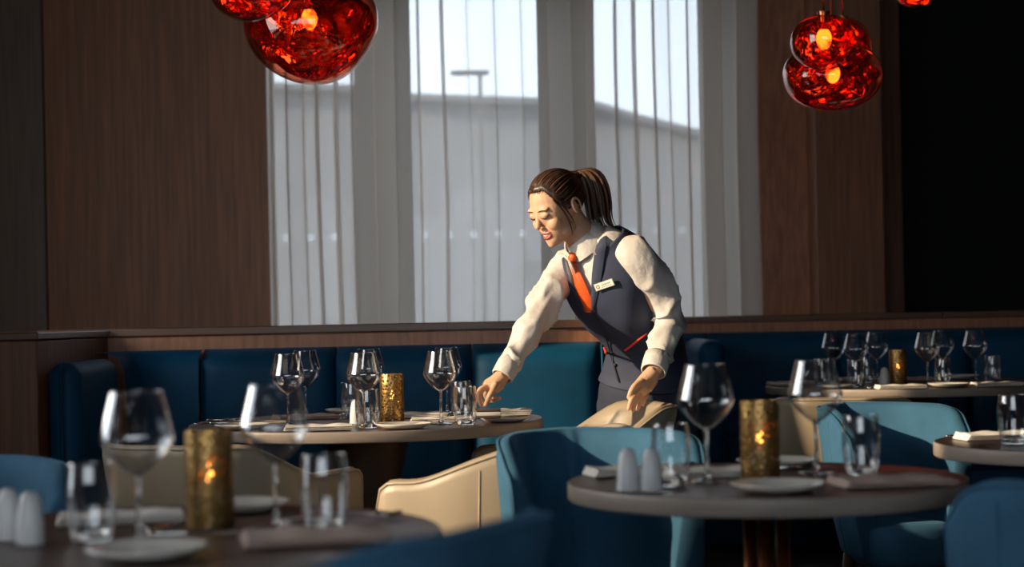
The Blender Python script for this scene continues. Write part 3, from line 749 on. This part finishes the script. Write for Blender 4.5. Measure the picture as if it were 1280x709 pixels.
# far right table
for px, D, l in ((1041, 7.66, 'leftmost wine glass on the far right table'), (1069, 7.36, 'second wine glass from the left on the far right table'), (1095, 7.72, 'wine glass left of the candle holder on the far right table, third from the left'),
                 (1158, 7.22, 'wine glass just right of the candle holder on the far right table'), (1177, 7.72, 'wine glass behind another, right of the candle holder on the far right table'), (1218, 7.50, 'rightmost wine glass on the far right table')):
    put('wine', px, D, l)
for px, D, l in ((1026, 7.45, 'leftmost tumbler on the far right table'), (1068, 7.20, 'tumbler below the second wine glass on the far right table'), (1082, 7.62, 'tumbler half hidden left of the candle holder on the far right table'),
                 (1177, 7.25, 'tumbler right of the candle holder on the far right table'), (1239, 7.45, 'rightmost tumbler on the far right table')):
    put('tumbler', px, D, l)
put('candle', 1121, 7.32, 'pierced bronze candle holder on the far right table'); put('shaker', 1104, 7.28, 'white shaker beside the candle holder on the far right table')
for px, D, l in ((984, 7.42, 'side plate at the left end of the far right table'), (1048, 7.12, 'side plate at the front left of the far right table'), (1184, 7.05, 'side plate at the front of the far right table'), (1199, 7.92, 'side plate at the back of the far right table')):
    put('plate', px, D, l)
put('nap_w', 1120, 7.00, 'white napkin in front of the candle holder on the far right table', 0.05); put('nap_r', 985, 7.62, 'rose-grey napkin at the left end of the far right table', 0.1)
put('nap_w', 1232, 7.06, 'white napkin at the right of the far right table', 0.1); put('nap_r', 1139, 7.80, 'rose-grey napkin behind the candle holder on the far right table', 0.0); put('nap_r', 1072, 7.95, 'rose-grey napkin at the back left of the far right table', 0.1)
put('fork', 1209, 6.99, 'fork between plate and white napkin on the far right table', 1.2); put('knife', 1090, 7.05, 'knife left of the white napkin on the far right table', 1.3); put('knife', 1262, 7.40, 'knife at the right edge of the far right table', 0.2)
# table at the right edge
put('tumbler', 1264, 4.02, 'tumbler on the small table at the right edge of the picture'); put('nap_w', 1246, 4.20, 'white napkin on the small table at the right edge of the picture', 0.15, 0.0); put('fork', 1205, 4.27, 'fork behind the napkin on the small table at the right edge', 0.2)

# ------------------------------------------------------------------ pendant lamps
def pendant(px, py, D, rx, rz_, label, seed, dx=0.0):
    c = at(px, py, D)
    t = thing('pendant_lamp', label, 'pendant lamp', c, 0, 'red blown glass pendant lamps')
    def blob(k, amp, sc, nu, nv):
        b = MB(); b.ell((0, 0, 0), (1, 1, 1), nu=nu, nv=nv)
        for i, p in enumerate(b.v):
            d = 1 + amp * noise.noise(p * sc + Vector((seed * 3.1, seed * 1.7, 0)))
            q = p * d * k
            b.v[i] = Vector((q.x * rx, q.y * rx, q.z * rz_ * (0.94 if q.z < 0 else 1.0)))
        return b
    blob(1.0, 0.10, 0.9, 48, 32).build('glass_shell', 'pendant_glass', t)
    blob(0.84, 0.34, 1.5, 64, 44).build('metallised_lining', 'pendant_liner', t)
    MB().ell((0, 0, rz_ * 0.12), (0.026, 0.026, 0.036), nu=16, nv=10).build('bulb', 'filament', t)
    MB().lathe([(0, rz_ * 0.12 + 0.03), (0.016, rz_ * 0.12 + 0.03), (0.018, rz_ * 0.9), (0.022, rz_ * 1.06), (0, rz_ * 1.08)], 16).build('lamp_socket', 'copper', t, sharp=50)
    MB().tube([(0, 0, rz_ * 1.05), (dx, 0, 3.05 - c.z)], 0.004, 8).build('cable', 'copper', t)
    return t
pendant(387, 33, 5.75, 0.222, 0.20, 'largest red glass pendant lamp, in front of the left edge of the curtain', 1.0)
pendant(314, -12, 5.35, 0.125, 0.10, 'small red glass pendant lamp cut off by the top edge, left of the largest one', 2.2)
pendant(1041, 97, 6.30, 0.180, 0.128, 'wide red glass pendant lamp, lowest of the cluster at upper right', 3.3)
pendant(1030, 53, 5.85, 0.108, 0.096, 'round red glass pendant lamp in front at the top of the right cluster', 4.1)
pendant(1054, 60, 6.85, 0.112, 0.115, 'red glass pendant lamp half hidden behind the round one in the right cluster', 5.7)
pendant(1146, -9, 6.60, 0.075, 0.062, 'small red glass pendant lamp cut off by the top edge at far right', 6.4)

# --- person
FEET = Vector((at(812, 490, 5.66).x, 5.66, 0))
person = thing('person', 'person in navy waistcoat, white shirt and orange tie leaning over the big table', 'person', FEET)
yaw = R_(40)
Fh = Vector((-math.sin(yaw), -math.cos(yaw), 0)); Lh = Vector((math.cos(yaw), -math.sin(yaw), 0))   # facing, her left
UP = Vector((0, 0, 1))
# spine: centre, half width, half depth
spine = [(at(808, 540, 5.66), 0.162, 0.115), (at(808, 492, 5.64), 0.160, 0.118), (at(808, 462, 5.62), 0.132, 0.102), (at(806, 432, 5.59), 0.116, 0.090), (at(793, 402, 5.55), 0.126, 0.098),
         (at(777, 372, 5.50), 0.142, 0.110), (at(763, 345, 5.46), 0.155, 0.108), (at(754, 322, 5.43), 0.150, 0.092), (at(746, 306, 5.41), 0.110, 0.072), (at(738, 295, 5.40), 0.065, 0.058)]
def torso_rows(grow, i0, i1, n=64, per=10, wave=0.0):
    C = spline([p for p, a, b in spine], per * (len(spine) - 1)); W = spline([(a, b, 0) for p, a, b in spine], per * (len(spine) - 1))
    rows = []
    for i in range(int(i0 * per), int(i1 * per) + 1):
        t = (C[min(i + 1, len(C) - 1)] - C[max(i - 1, 0)]).normalized()
        f = (Fh - t * Fh.dot(t)).normalized(); l = (Lh - t * Lh.dot(t)).normalized()
        a, b = W[i].x + grow, W[i].y + grow; row = []
        for k in range(n):
            an = 2 * PI * k / n; ca, sa = math.cos(an), math.sin(an)
            e = 0.88; x = abs(ca) ** e * (1 if ca > 0 else -1); y = abs(sa) ** e * (1 if sa > 0 else -1)
            u = i / per
            bust = 0.020 * math.exp(-((u - 5.2) / 0.9) ** 2) * (math.exp(-((an - PI * 0.30) / 0.42) ** 2) + math.exp(-((an - PI * 0.70) / 0.42) ** 2))
            p = C[i] + l * (a * x) + f * ((b + bust) * y)
            if wave: p += (l * x + f * y) * wave * noise.noise(p * 14)
            row.append(p)
        rows.append(row)
    return rows
# joints
shR, elR, wrR = at(712, 334, 5.50), at(668, 402, 5.34), at(628, 470, 5.25)
shL, elL, wrL = at(792, 318, 5.33), at(836, 398, 5.40), at(817, 464, 5.27)
# head frame
hy, hp = R_(53), R_(27)
Hf = Vector((-math.sin(hy) * math.cos(hp), -math.cos(hy) * math.cos(hp), -math.sin(hp)))
Hl = Vector((math.cos(hy), -math.sin(hy), 0)); Hu = Hl.cross(Hf); Hu = Hu if Hu.z > 0 else -Hu
HC = at(696, 261, 5.36)
HR = Matrix((Hl, Hf, Hu)).transposed() * 0.95
def H(x, y, z): return HC + HR @ Vector((x, y, z))

body = MB()
body.loft(torso_rows(-0.012, 0, 9, 40, 4))
# neck
body.tube([at(738, 308, 5.41), at(726, 294, 5.40), H(0, -0.034, -0.075), H(0, -0.020, -0.03)], [0.058, 0.052, 0.047, 0.052], 20)
# head masses
def he(c, r): body.ell(H(*c), r, HR, 28, 20)
he((0, -0.012, 0.034), (0.073, 0.092, 0.083)); he((0, 0.030, 0.010), (0.064, 0.056, 0.072)); he((0, 0.030, -0.040), (0.055, 0.052, 0.062))
he((0, 0.052, -0.078), (0.030, 0.031, 0.026)); he((0, 0.070, -0.090), (0.016, 0.014, 0.013))
for s_ in (-1, 1):
    he((s_ * 0.036, 0.056, -0.024), (0.025, 0.024, 0.024)); he((s_ * 0.030, 0.070, 0.012), (0.0165, 0.0155, 0.0125))
    he((s_ * 0.028, 0.070, 0.030), (0.022, 0.013, 0.008)); he((s_ * 0.0090, 0.090, -0.0260), (0.0060, 0.0070, 0.0055))
    he((s_ * 0.044, 0.020, -0.062), (0.017, 0.03, 0.02))
    # ears
    ear = Matrix.Rotation(s_ * -0.35, 3, 'Z')
    body.ell(H(s_ * 0.0745, -0.014, -0.002), (0.0065, 0.016, 0.027), HR @ ear, 18, 14)
    body.tube([H(s_ * 0.079, -0.002 - 0.016 + 0.015 * math.cos(a), -0.001 + 0.026 * math.sin(a)) + Hl * s_ * 0.003 for a in [R_(-60 + 28 * k) for k in range(11)]], 0.0037, 8)
body.tube([H(0, 0.078, 0.022), H(0, 0.086, 0.000), H(0, 0.096, -0.018), H(0, 0.0965, -0.023)], [0.0070, 0.0075, 0.0088, 0.0080], 14)
# smile: upper and lower lip ridges with the teeth between
upl = [(-0.0265, 0.069, -0.0475), (-0.016, 0.081, -0.0500), (-0.005, 0.0860, -0.0482), (0, 0.0862, -0.0490), (0.005, 0.0860, -0.0482), (0.016, 0.081, -0.0500), (0.0265, 0.069, -0.0475)]
lol = [(-0.0245, 0.069, -0.0500), (-0.016, 0.078, -0.0615), (0, 0.0835, -0.0655), (0.016, 0.078, -0.0615), (0.0245, 0.069, -0.0500)]
UPL = [H(*p) for p in upl]; LOL = [H(*p) for p in lol]
body.tube(spline(UPL, 16), [0.0016 + 0.0016 * math.sin(PI * k / 16) for k in range(17)], 10); body.tube(spline(LOL, 16), [0.0018 + 0.0026 * math.sin(PI * k / 16) for k in range(17)], 10)
teeth_path = [H(-0.020, 0.066, -0.0520), H(-0.010, 0.0765, -0.0545), H(0, 0.0800, -0.0555), H(0.010, 0.0765, -0.0545), H(0.020, 0.066, -0.0520)]
# limbs
body.tube([shR, shR.lerp(elR, 0.5), elR, elR.lerp(wrR, 0.4), wrR], [0.046, 0.041, 0.035, 0.034, 0.023], 18)
body.tube([shL, shL.lerp(elL, 0.5), elL, elL.lerp(wrL, 0.4), wrL], [0.046, 0.041, 0.035, 0.034, 0.023], 18)
body.ell(shR, (0.05,) * 3); body.ell(shL, (0.05,) * 3)
hip = at(808, 515, 5.65)
legs = []
for s_ in (-1, 1):
    h0 = hip + Lh * s_ * 0.08; an = Vector((FEET.x, FEET.y, 0.07)) + Lh * s_ * 0.09 - Fh * 0.02; kn = h0.lerp(an, 0.48) + Fh * 0.03
    legs.append((h0, kn, an)); body.tube([h0, h0.lerp(kn, 0.5), kn, kn.lerp(an, 0.4), an], [0.085, 0.072, 0.052, 0.050, 0.034], 18)
    body.tube([an + Vector((0, 0, -0.03)) - Fh * 0.04, an + Vector((0, 0, -0.035)) + Fh * 0.06, an + Vector((0, 0, -0.045)) + Fh * 0.15], [0.03, 0.034, 0.02], 12)
# hands: palm plus five bent fingers
def finger(pts, r0, r1):
    P = [at(*p) for p in pts]; body.tube(spline(P, 10), [r0 + (r1 - r0) * k / 10 for k in range(11)], 12); body.ell(P[-1], (r1,) * 3, nu=10, nv=8)
# right hand, pinching the wallet
body.tube([wrR, at(620, 478, 5.245), at(611, 484, 5.245), at(606, 487, 5.245)], [0.023, 0.024, 0.025, 0.018], 16)
body.tube([wrR, at(622, 481, 5.262), at(616, 487, 5.27)], [0.021, 0.022, 0.018], 14)
finger([(607, 484, 5.225), (600, 487.5, 5.215), (598, 497, 5.212), (601.5, 506.5, 5.215)], 0.0092, 0.0066)
finger([(608, 484, 5.25), (600.5, 490, 5.245), (600.5, 499, 5.243), (605, 506.5, 5.24)], 0.0094, 0.0066)
finger([(612, 484, 5.272), (607, 493, 5.276), (611, 500.5, 5.275), (618, 501, 5.268)], 0.0090, 0.0064)
finger([(617, 484, 5.29), (615, 493, 5.298), (619, 498.5, 5.297), (625, 498, 5.292)], 0.0080, 0.0058)
finger([(620, 482, 5.222), (615.5, 489, 5.196), (611, 497, 5.190), (607.5, 506, 5.198)], 0.0110, 0.0070)
# left hand, fingers resting on the chair back
body.tube([wrL, at(809, 474, 5.262), at(801, 485, 5.245), at(798, 490, 5.24)], [0.022, 0.024, 0.026, 0.020], 16)
body.tube([wrL, at(813, 476, 5.268), at(807, 486, 5.262)], [0.021, 0.023, 0.020], 14)
finger([(800, 486, 5.228), (794, 493, 5.215), (788.5, 502, 5.206), (786, 511, 5.205)], 0.0094, 0.0064)
finger([(802, 488, 5.242), (798, 496, 5.228), (793.5, 505, 5.218), (791, 513.5, 5.215)], 0.0096, 0.0066)
finger([(805, 488, 5.256), (803.5, 496, 5.246), (799.5, 504.5, 5.235), (797, 512, 5.230)], 0.0092, 0.0064)
finger([(808, 486, 5.270), (808.5, 493, 5.262), (806, 500, 5.252), (803.5, 506, 5.246)], 0.0082, 0.0058)
finger([(803, 476, 5.235), (794, 482, 5.215), (789, 489, 5.208), (786, 497, 5.212)], 0.0104, 0.0070)
tmp = body.build('body_masses', 'skin', None)
md = tmp.modifiers.new('r', 'REMESH'); md.mode = 'VOXEL'; md.voxel_size = 0.0026; md.use_smooth_shade = True
md = tmp.modifiers.new('s', 'SMOOTH'); md.factor = 0.5; md.iterations = 4
dg = bpy.context.evaluated_depsgraph_get(); me = bpy.data.meshes.new_from_object(tmp.evaluated_get(dg)); me.name = 'body'
bpy.data.objects.remove(tmp)
me.transform(Matrix.Translation(-FEET))
for mname in ('skin', 'lip', 'teeth'): 
    if me.materials.find(mname) < 0: me.materials.append(MATS[mname])
def seg_d(p, a, b):
    ab = b - a; t = max(0, min(1, (p - a).dot(ab) / ab.length_squared)); return (p - a - ab * t).length
US, LS = spline(UPL, 16), spline(LOL, 16); mc = H(0, 0.082, -0.056)
lipi = me.materials.find('lip')
for pl in me.polygons:
    pl.use_smooth = True
    c = pl.center + FEET
    if (c - mc).length < 0.04:
        d = min(min(seg_d(c, US[k], US[k + 1]) - (0.0018 + 0.0014 * math.sin(PI * k / 16)) for k in range(16)), min(seg_d(c, LS[k], LS[k + 1]) - (0.0020 + 0.0024 * math.sin(PI * k / 16)) for k in range(16)))
        if d < 0.0012: pl.material_index = lipi
bo = bpy.data.objects.new('body', me); COL.objects.link(bo); bo.parent = person
MB().tube(spline(teeth_path, 14), [0.003 + 0.0016 * math.sin(PI * k / 14) for k in range(15)], 10).build('teeth', 'teeth', person, world=True).parent = bo
# lashes and brows
bm = bmesh.new(); bm.from_mesh(me); bmesh.ops.translate(bm, vec=FEET, verts=bm.verts); bvh_b = BVHTree.FromBMesh(bm); bm.free()
def onface(x, z, off):
    o = H(x, 0.2, z); hit = bvh_b.ray_cast(o, -Hf, 0.3)
    return (hit[0] if hit[0] else H(x, 0.08, z)) + Hf * off
for s_ in (-1, 1):
    MB().tube([onface(s_ * x, z, 0.0006) for x, z in ((0.014, 0.0075), (0.020, 0.0035), (0.028, 0.0015), (0.036, 0.003), (0.0425, 0.0075), (0.047, 0.0085))], [0.0008, 0.0016, 0.0022, 0.0024, 0.0020, 0.0006], 8).build('eyelashes', 'lash', person, world=True)
    MB().tube([onface(s_ * x, z, 0.0002) for x, z in ((0.013, 0.0265), (0.021, 0.0285), (0.031, 0.0300), (0.040, 0.0290), (0.047, 0.0250))], [0.0020, 0.0030, 0.0030, 0.0024, 0.0010], 8, flat=0.6).build('eyebrow', 'brow_hair', person, world=True)
# hair: cap swept back to the tie, then the ponytail
cap = MB(); cap.ell((0, 0, 0), (1, 1, 1), nu=80, nv=56)
hc = Vector((0, -0.012, 0.034))
for i, p in enumerate(cap.v):
    az = math.atan2(p.x, p.y)                     # 0 towards the face
    el = math.asin(max(-1, min(1, p.z)))
    line = 0.62 - 1.05 * sm(0.55, 1.35, abs(az)) - 0.55 * sm(1.75, 2.5, abs(az))       # hairline elevation
    k = sm(line - 0.10, line + 0.16, el)
    g = 0.90 + 0.185 * k + 0.010 * noise.noise(Vector((p.x * 9, p.y * 2, p.z * 9))) * k
    q = Vector((p.x * 0.073, p.y * 0.092, p.z * 0.083)) * g + hc
    cap.v[i] = H(*q)
cap.build('hair', 'hair', person, world=True)
tie0 = H(0, -0.085, 0.100)
tie0 = at(722, 219, 5.40)
MB().tube([H(0, -0.055, 0.075), tie0, tie0.lerp(at(729, 213, 5.405), 0.5)], [0.026, 0.015, 0.012], 16).build('hair_band', 'hair', person, world=True)
rnd = random.Random(3)
axis = [tie0, at(729, 213, 5.405), at(739, 220, 5.41), at(746, 236, 5.415), at(750, 256, 5.42), at(754, 276, 5.42), at(766, 292, 5.40)]
for k in range(84):
    a = rnd.random() * 2 * PI; r = math.sqrt(rnd.random()); pts = []
    wd = [0.012, 0.022, 0.033, 0.038, 0.039, 0.034, 0.016 + 0.014 * rnd.random()]
    for j, p in enumerate(axis):
        pts.append(p + Vector((math.cos(a), 0.8 * math.sin(a), 0.25 * math.sin(a + 1))) * r * wd[j] + (Vector((-0.012, 0, -0.004)) * (1 if k % 3 == 0 else 0.2) * j / 6))
    end = 16 - rnd.randint(0, 4)
    sp = spline(pts, 16)[:end + 1]
    MB().tube(sp, [0.0062 * (0.6 + 0.4 * math.sin(PI * i / end)) * (1 - 0.85 * (i / end) ** 3) for i in range(end + 1)], 6).build('hair_lock', 'hair_light' if k % 5 in (0, 2, 3) else 'hair', person, world=True)
for pts in ([(0.060, 0.045, 0.050), (0.066, 0.034, 0.018), (0.068, 0.026, -0.02), (0.066, 0.024, -0.055), (0.060, 0.026, -0.085)], [(0.064, 0.036, 0.045), (0.070, 0.024, 0.015), (0.072, 0.014, -0.02), (0.071, 0.008, -0.05)]):
    MB().tube(spline([H(*p) for p in pts], 14), [0.0030 * (1 - 0.8 * (i / 14) ** 2) for i in range(15)], 6).build('hair_lock', 'hair', person, world=True)

# combed strands from the hairline back to the tie
tl = HR.inverted() @ (tie0 - HC) - hc; tdir = Vector((tl.x / 0.073, tl.y / 0.092, tl.z / 0.083)).normalized()
for k in range(110):
    az = -2.3 + 4.6 * (k + 0.5 * rnd.random()) / 110
    line = 0.62 - 1.05 * sm(0.55, 1.35, abs(az)) - 0.55 * sm(1.75, 2.5, abs(az)) - 0.06 + 0.13 * rnd.random()
    d0 = Vector((math.sin(az) * math.cos(line), math.cos(az) * math.cos(line), math.sin(line))); pts = []
    for i in range(15):
        u = i / 14 * 0.96; d = d0.slerp(tdir, u) if d0.angle(tdir) < 3.0 else d0.lerp(tdir, u).normalized()
        g = 1.040 + 0.045 * sm(0, 0.25, u) + 0.004 * rnd.random()
        pts.append(H(*(Vector((d.x * 0.073, d.y * 0.092, d.z * 0.083)) * g + hc)))
    MB().tube(pts, [0.0026 * (0.25 + 0.75 * sm(0, 0.2, i / 14)) for i in range(15)], 5).build('hair_lock', 'hair_light' if k % 4 == 0 else 'hair', person, world=True)

# shirt body, waistcoat
MB().loft(torso_rows(-0.003, 1.5, 8.8, 64, 8)).build('shirt', 'shirt', person, world=True)
rows = torso_rows(0.006, 1.45, 8.25, 120, 14, 0.004)
def inside(poly, x, y):
    r = False; n = len(poly)
    for i in range(n):
        (x1, y1), (x2, y2) = poly[i], poly[(i + 1) % n]
        if (y1 > y) != (y2 > y) and x < (x2 - x1) * (y - y1) / (y2 - y1) + x1: r = not r
    return r
VEE = [(696, 300), (703, 330), (709, 350), (718, 368), (739, 391), (741, 365), (744, 340), (749, 312), (755, 288), (730, 268), (700, 285)]
vm = MB().loft(rows, caps=False); keep = []
camp = Vector((0, 0, EYE))
for q in vm.f:
    c = sum((vm.v[i] for i in q), Vector()) / len(q); nn = (vm.v[q[1]] - vm.v[q[0]]).cross(vm.v[q[2]] - vm.v[q[0]])
    x, y = pix(c)
    mid = spine[6][0]
    if inside(VEE, x, y) and (c - mid).dot(Fh) > -0.02 - 0.6 * (c.z - mid.z) * 0: continue
    keep.append(q)
vm.f = keep
vest = vm.build('waistcoat', 'vest', person, world=True)
so = vest.modifiers.new('t', 'SOLIDIFY'); so.thickness = 0.004; so.offset = 1
full = MB().loft(torso_rows(0.010, 1.45, 8.6, 80, 8)); bvh_t = BVHTree.FromPolygons(full.v, full.f)
def on(x, y, off=0.0, fallback=5.35):
    d = (at(x, y, 5.0) - camp).normalized(); h = bvh_t.ray_cast(camp, d)
    if h[0] is None: return at(x, y, fallback) - d * off, -d
    n_ = h[1] if h[1].dot(d) < 0 else -h[1]
    return h[0] + n_ * off, n_
def strip(name, path, widths, th, mat, off=0.001, parent=None, n=24, lift=None):
    """flat band laid on the torso along pixel path"""
    P = spline([(x, y, 0) for x, y in path], n); Wd = spline([(w_, 0, 0) for w_ in widths], n); secs = []
    for i in range(n + 1):
        c, nn = on(P[i].x, P[i].y, off + (lift[min(len(lift) - 1, int(i / n * (len(lift) - 1) + 0.5))] if lift else 0))
        a, _ = on(P[max(i - 1, 0)].x, P[max(i - 1, 0)].y, off); b, _ = on(P[min(i + 1, n)].x, P[min(i + 1, n)].y, off)
        t = (b - a).normalized(); s_ = t.cross(nn).normalized(); w_ = Wd[i].x
        secs.append([c - s_ * w_, c - s_ * w_ * 0.5 + nn * th, c + nn * th * 1.2, c + s_ * w_ * 0.5 + nn * th, c + s_ * w_, c - nn * 0.001])
    o = MB().loft(secs).build(name, mat, person, world=True, sharp=70)
    if name != 'tie': o.parent = vest
    return o
# lapels, front edge, piping, tie
lap = strip('lapel', [(757, 290), (751, 312), (747, 340), (744, 365), (741, 390)], [0.012, 0.016, 0.017, 0.012, 0.004], 0.003, 'vest', 0.004)
strip('lapel', [(705, 324), (708, 338), (713, 354), (722, 371), (738, 392)], [0.006, 0.007, 0.008, 0.008, 0.004], 0.003, 'vest', 0.004)
strip('front_edge', [(740, 391), (752, 408), (761, 430), (768, 456), (774, 478)], [0.003, 0.003, 0.003, 0.003, 0.003], 0.002, 'vest_dark', 0.004)
for x, y in ((757, 424), (763, 440), (767, 456)):
    c, nn = on(x + 3, y, 0.006); MB().ell(c, (0.0055, 0.0055, 0.003), nn.to_track_quat('Z', 'Y').to_matrix(), 14, 8).build('button', 'vest_dark', person, world=True).parent = vest
strip('pocket_piping', [(782, 437), (790, 431), (798, 424), (808, 416)], [0.0042, 0.0045, 0.0045, 0.0042], 0.0025, 'red_piping', 0.004)
strip('pocket_piping', [(755, 434), (757, 439), (759, 442)], [0.0035, 0.004, 0.0035], 0.0025, 'red_piping', 0.004)
td = strip('tie', [(714, 325), (719, 338), (725, 355), (731, 372), (737, 389)], [0.012, 0.015, 0.021, 0.024, 0.020], 0.006, 'tie', 0.001)
c, nn = on(716, 322, 0.0, 5.36)
c = at(715.5, 321.5, c.y - 0.030)
MB().ell(c, (0.0165, 0.017, 0.013), nn.to_track_quat('Z', 'Y').to_matrix(), 20, 12).build('tie_knot', 'tie', person, world=True).parent = td
# collar: two folded leaves round the neck
nb = at(729, 299, 5.40); ax = (H(0, -0.034, -0.075) - at(738, 308, 5.41)).normalized()
cf = (Fh - ax * Fh.dot(ax)).normalized(); cl = ax.cross(cf); cl = cl if cl.dot(Lh) > 0 else -cl
knot = c
for s_ in (-1, 1):
    secs = []
    for i in range(17):
        a = PI * (1 - i / 16 * 0.84)                 # from nape to front
        d = cf * math.cos(a) + cl * (s_ * math.sin(a)); fr = sm(0.5, 1.0, i / 16)
        top = nb + ax * (0.026 - 0.026 * fr) + d * (0.055 + 0.010 * fr); 
        bot = nb + ax * (-0.014 - 0.062 * sm(0.45, 0.9, i / 16) + 0.035 * sm(0.9, 1.0, i / 16)) + d * (0.071 + 0.020 * fr)
        secs.append([top, top + d * 0.003 + ax * 0.002, top.lerp(bot, 0.5) + d * 0.007, bot + d * 0.002, bot - d * 0.001, top.lerp(bot, 0.5) + d * 0.002])
    MB().loft(secs).build('collar', 'shirt', person, world=True, sharp=60)
MB().loft([[nb + ax * z + (cf * math.cos(2 * PI * k / 28) * 1.05 + cl * math.sin(2 * PI * k / 28)) * r for k in range(28)] for z, r in ((-0.04, 0.064), (0.0, 0.057), (0.014, 0.054))], caps=False).build('collar_band', 'shirt', person, world=True)
# sleeves with folds
def sleeve(path, rad, seed, name='sleeve'):
    n = 90; C = spline(path, n); Rr = spline([(r, 0, 0) for r in rad], n); secs = []; prev = None; m_ = 40
    for i in range(n + 1):
        t = (C[min(i + 1, n)] - C[max(i - 1, 0)]).normalized()
        a = Vector((0, -1, 0)) if prev is None else prev
        a = (a - t * a.dot(t)).normalized(); prev = a; b = t.cross(a); row = []
        u = i / n; fold = 0.005 + 0.012 * (math.exp(-((u - 0.52) / 0.16) ** 2) + 0.8 * math.exp(-((u - 0.86) / 0.10) ** 2) + 0.4 * math.exp(-((u - 0.15) / 0.1) ** 2))
        fold *= 1 - sm(0.93, 0.97, u)
        for k in range(m_):
            an = 2 * PI * k / m_; d = a * math.cos(an) + b * math.sin(an)
            q = u * 26 + 2.2 * math.sin(an + seed) + 2.5 * noise.noise(Vector((math.cos(an) * 1.4, math.sin(an) * 1.4, u * 6 + seed)))
            w_ = (1 - abs(math.sin(q * 0.5)) ** 0.7) * 1.3 - 0.5
            row.append(C[i] + d * (Rr[i].x + fold * w_ + 0.004 * noise.noise(Vector((math.cos(an), math.sin(an), u * 5 + seed * 3)))))
        secs.append(row)
    return MB().loft(secs).build(name, 'shirt', person, world=True)
sleeve([at(728, 322, 5.48), shR, shR.lerp(elR, 0.5) + Vector((-0.004, 0, 0.002)), elR, elR.lerp(wrR, 0.5), wrR + (elR - wrR) * 0.14], [0.048, 0.055, 0.050, 0.045, 0.041, 0.033], 1.3)
sleeve([at(768, 312, 5.40), shL + Vector((0.0, 0, -0.004)), shL.lerp(elL, 0.5) + Vector((0.012, 0, 0.006)), elL + Vector((0.0, 0, 0)), elL.lerp(wrL, 0.5) + Vector((0.006, 0, 0)), wrL + (elL - wrL) * 0.14], [0.050, 0.058, 0.056, 0.050, 0.045, 0.036], 4.0)
for wr, el, r in ((wrR, elR, 0.034), (wrL, elL, 0.039)):
    d = (el - wr).normalized()
    cfm = MB(); cfm.tube([wr + d * (-0.004), wr + d * 0.0, wr + d * 0.03, wr + d * 0.058], [r - 0.003, r, r + 0.0015, r + 0.001], 32, caps=False)
    o = cfm.build('cuff', 'shirt', person, world=True); so = o.modifiers.new('t', 'SOLIDIFY'); so.thickness = 0.003; so.offset = -1
# name badge
c0, nn = on(757, 355, 0.009)
bx = (on(770, 350.5, 0.009)[0] - on(744, 359.5, 0.009)[0]).normalized(); by = nn.cross(bx).normalized(); bx = by.cross(nn)
def bplate(name, x0, x1, y0, y1, z0, z1, mat, par):
    m = MB(); m.rbox(x0, x1, y0, y1, z0, z1, min(0.0004, (z1 - z0) * 0.3), 1); m.v = [c0 + bx * p.x + by * p.y + nn * p.z for p in m.v]; return m.build(name, mat, par, world=True, smooth=False)
nbg = bplate('name_badge', -0.034, 0.034, -0.0115, 0.0115, 0, 0.0025, 'badge_frame', person); bplate('badge_plate', -0.0325, 0.0325, -0.010, 0.010, 0.0026, 0.0032, 'badge', person).parent = nbg
m = MB(); m.lathe([(0.0035, 0.0033), (0.0062, 0.0033), (0.0062, 0.0038), (0.0035, 0.0038)], 24, (-0.022, 0, 0), closed=True); m.v = [c0 + bx * p.x + by * p.y + nn * p.z for p in m.v]; m.build('badge_emblem', 'badge_mark', person, world=True).parent = nbg
x = -0.008
for wd in (0.004, 0.003, 0.005, 0.003, 0.004, 0.0035):
    bplate('badge_print', x, x + wd, -0.0005, 0.0042, 0.0033, 0.0036, 'badge_print', person).parent = nbg; x += wd + 0.0016
x = -0.010
for wd in (0.006, 0.004, 0.007, 0.005, 0.006):
    bplate('badge_print', x, x + wd, -0.0062, -0.0042, 0.0033, 0.0036, 'badge_print', person).parent = nbg; x += wd + 0.0014
# trousers and shoes
tr = MB()
for h0, kn, an in legs:
    tr.tube(spline([h0 + Vector((0, 0, 0.03)), h0.lerp(kn, 0.5), kn, kn.lerp(an, 0.5), an + Vector((0, 0, -0.02))], 24), [0.098 - 0.045 * k / 24 for k in range(25)], 24)
tr.loft(torso_rows(0.002, 0, 2.0, 48, 8))
o = tr.build('trousers', 'trouser', person, world=True)
md = o.modifiers.new('r', 'REMESH'); md.mode = 'VOXEL'; md.voxel_size = 0.008; md.use_smooth_shade = True
md = o.modifiers.new('s', 'SMOOTH'); md.iterations = 6
for h0, kn, an in legs:
    g = Vector((an.x, an.y, 0)); secs = []
    for d, w_, h in ((-0.055, 0.022, 0.05), (-0.045, 0.034, 0.075), (0.0, 0.037, 0.08), (0.06, 0.040, 0.055), (0.12, 0.040, 0.042), (0.165, 0.028, 0.034), (0.178, 0.012, 0.022)):
        secs.append([g + Fh * d + Lh * (w_ * math.cos(a)) + Vector((0, 0, max(0.0, h * 0.5 + h * 0.5 * math.sin(a)))) for a in [2 * PI * k / 16 for k in range(16)]])
    MB().loft(secs).build('shoe', 'shoe', person, world=True)
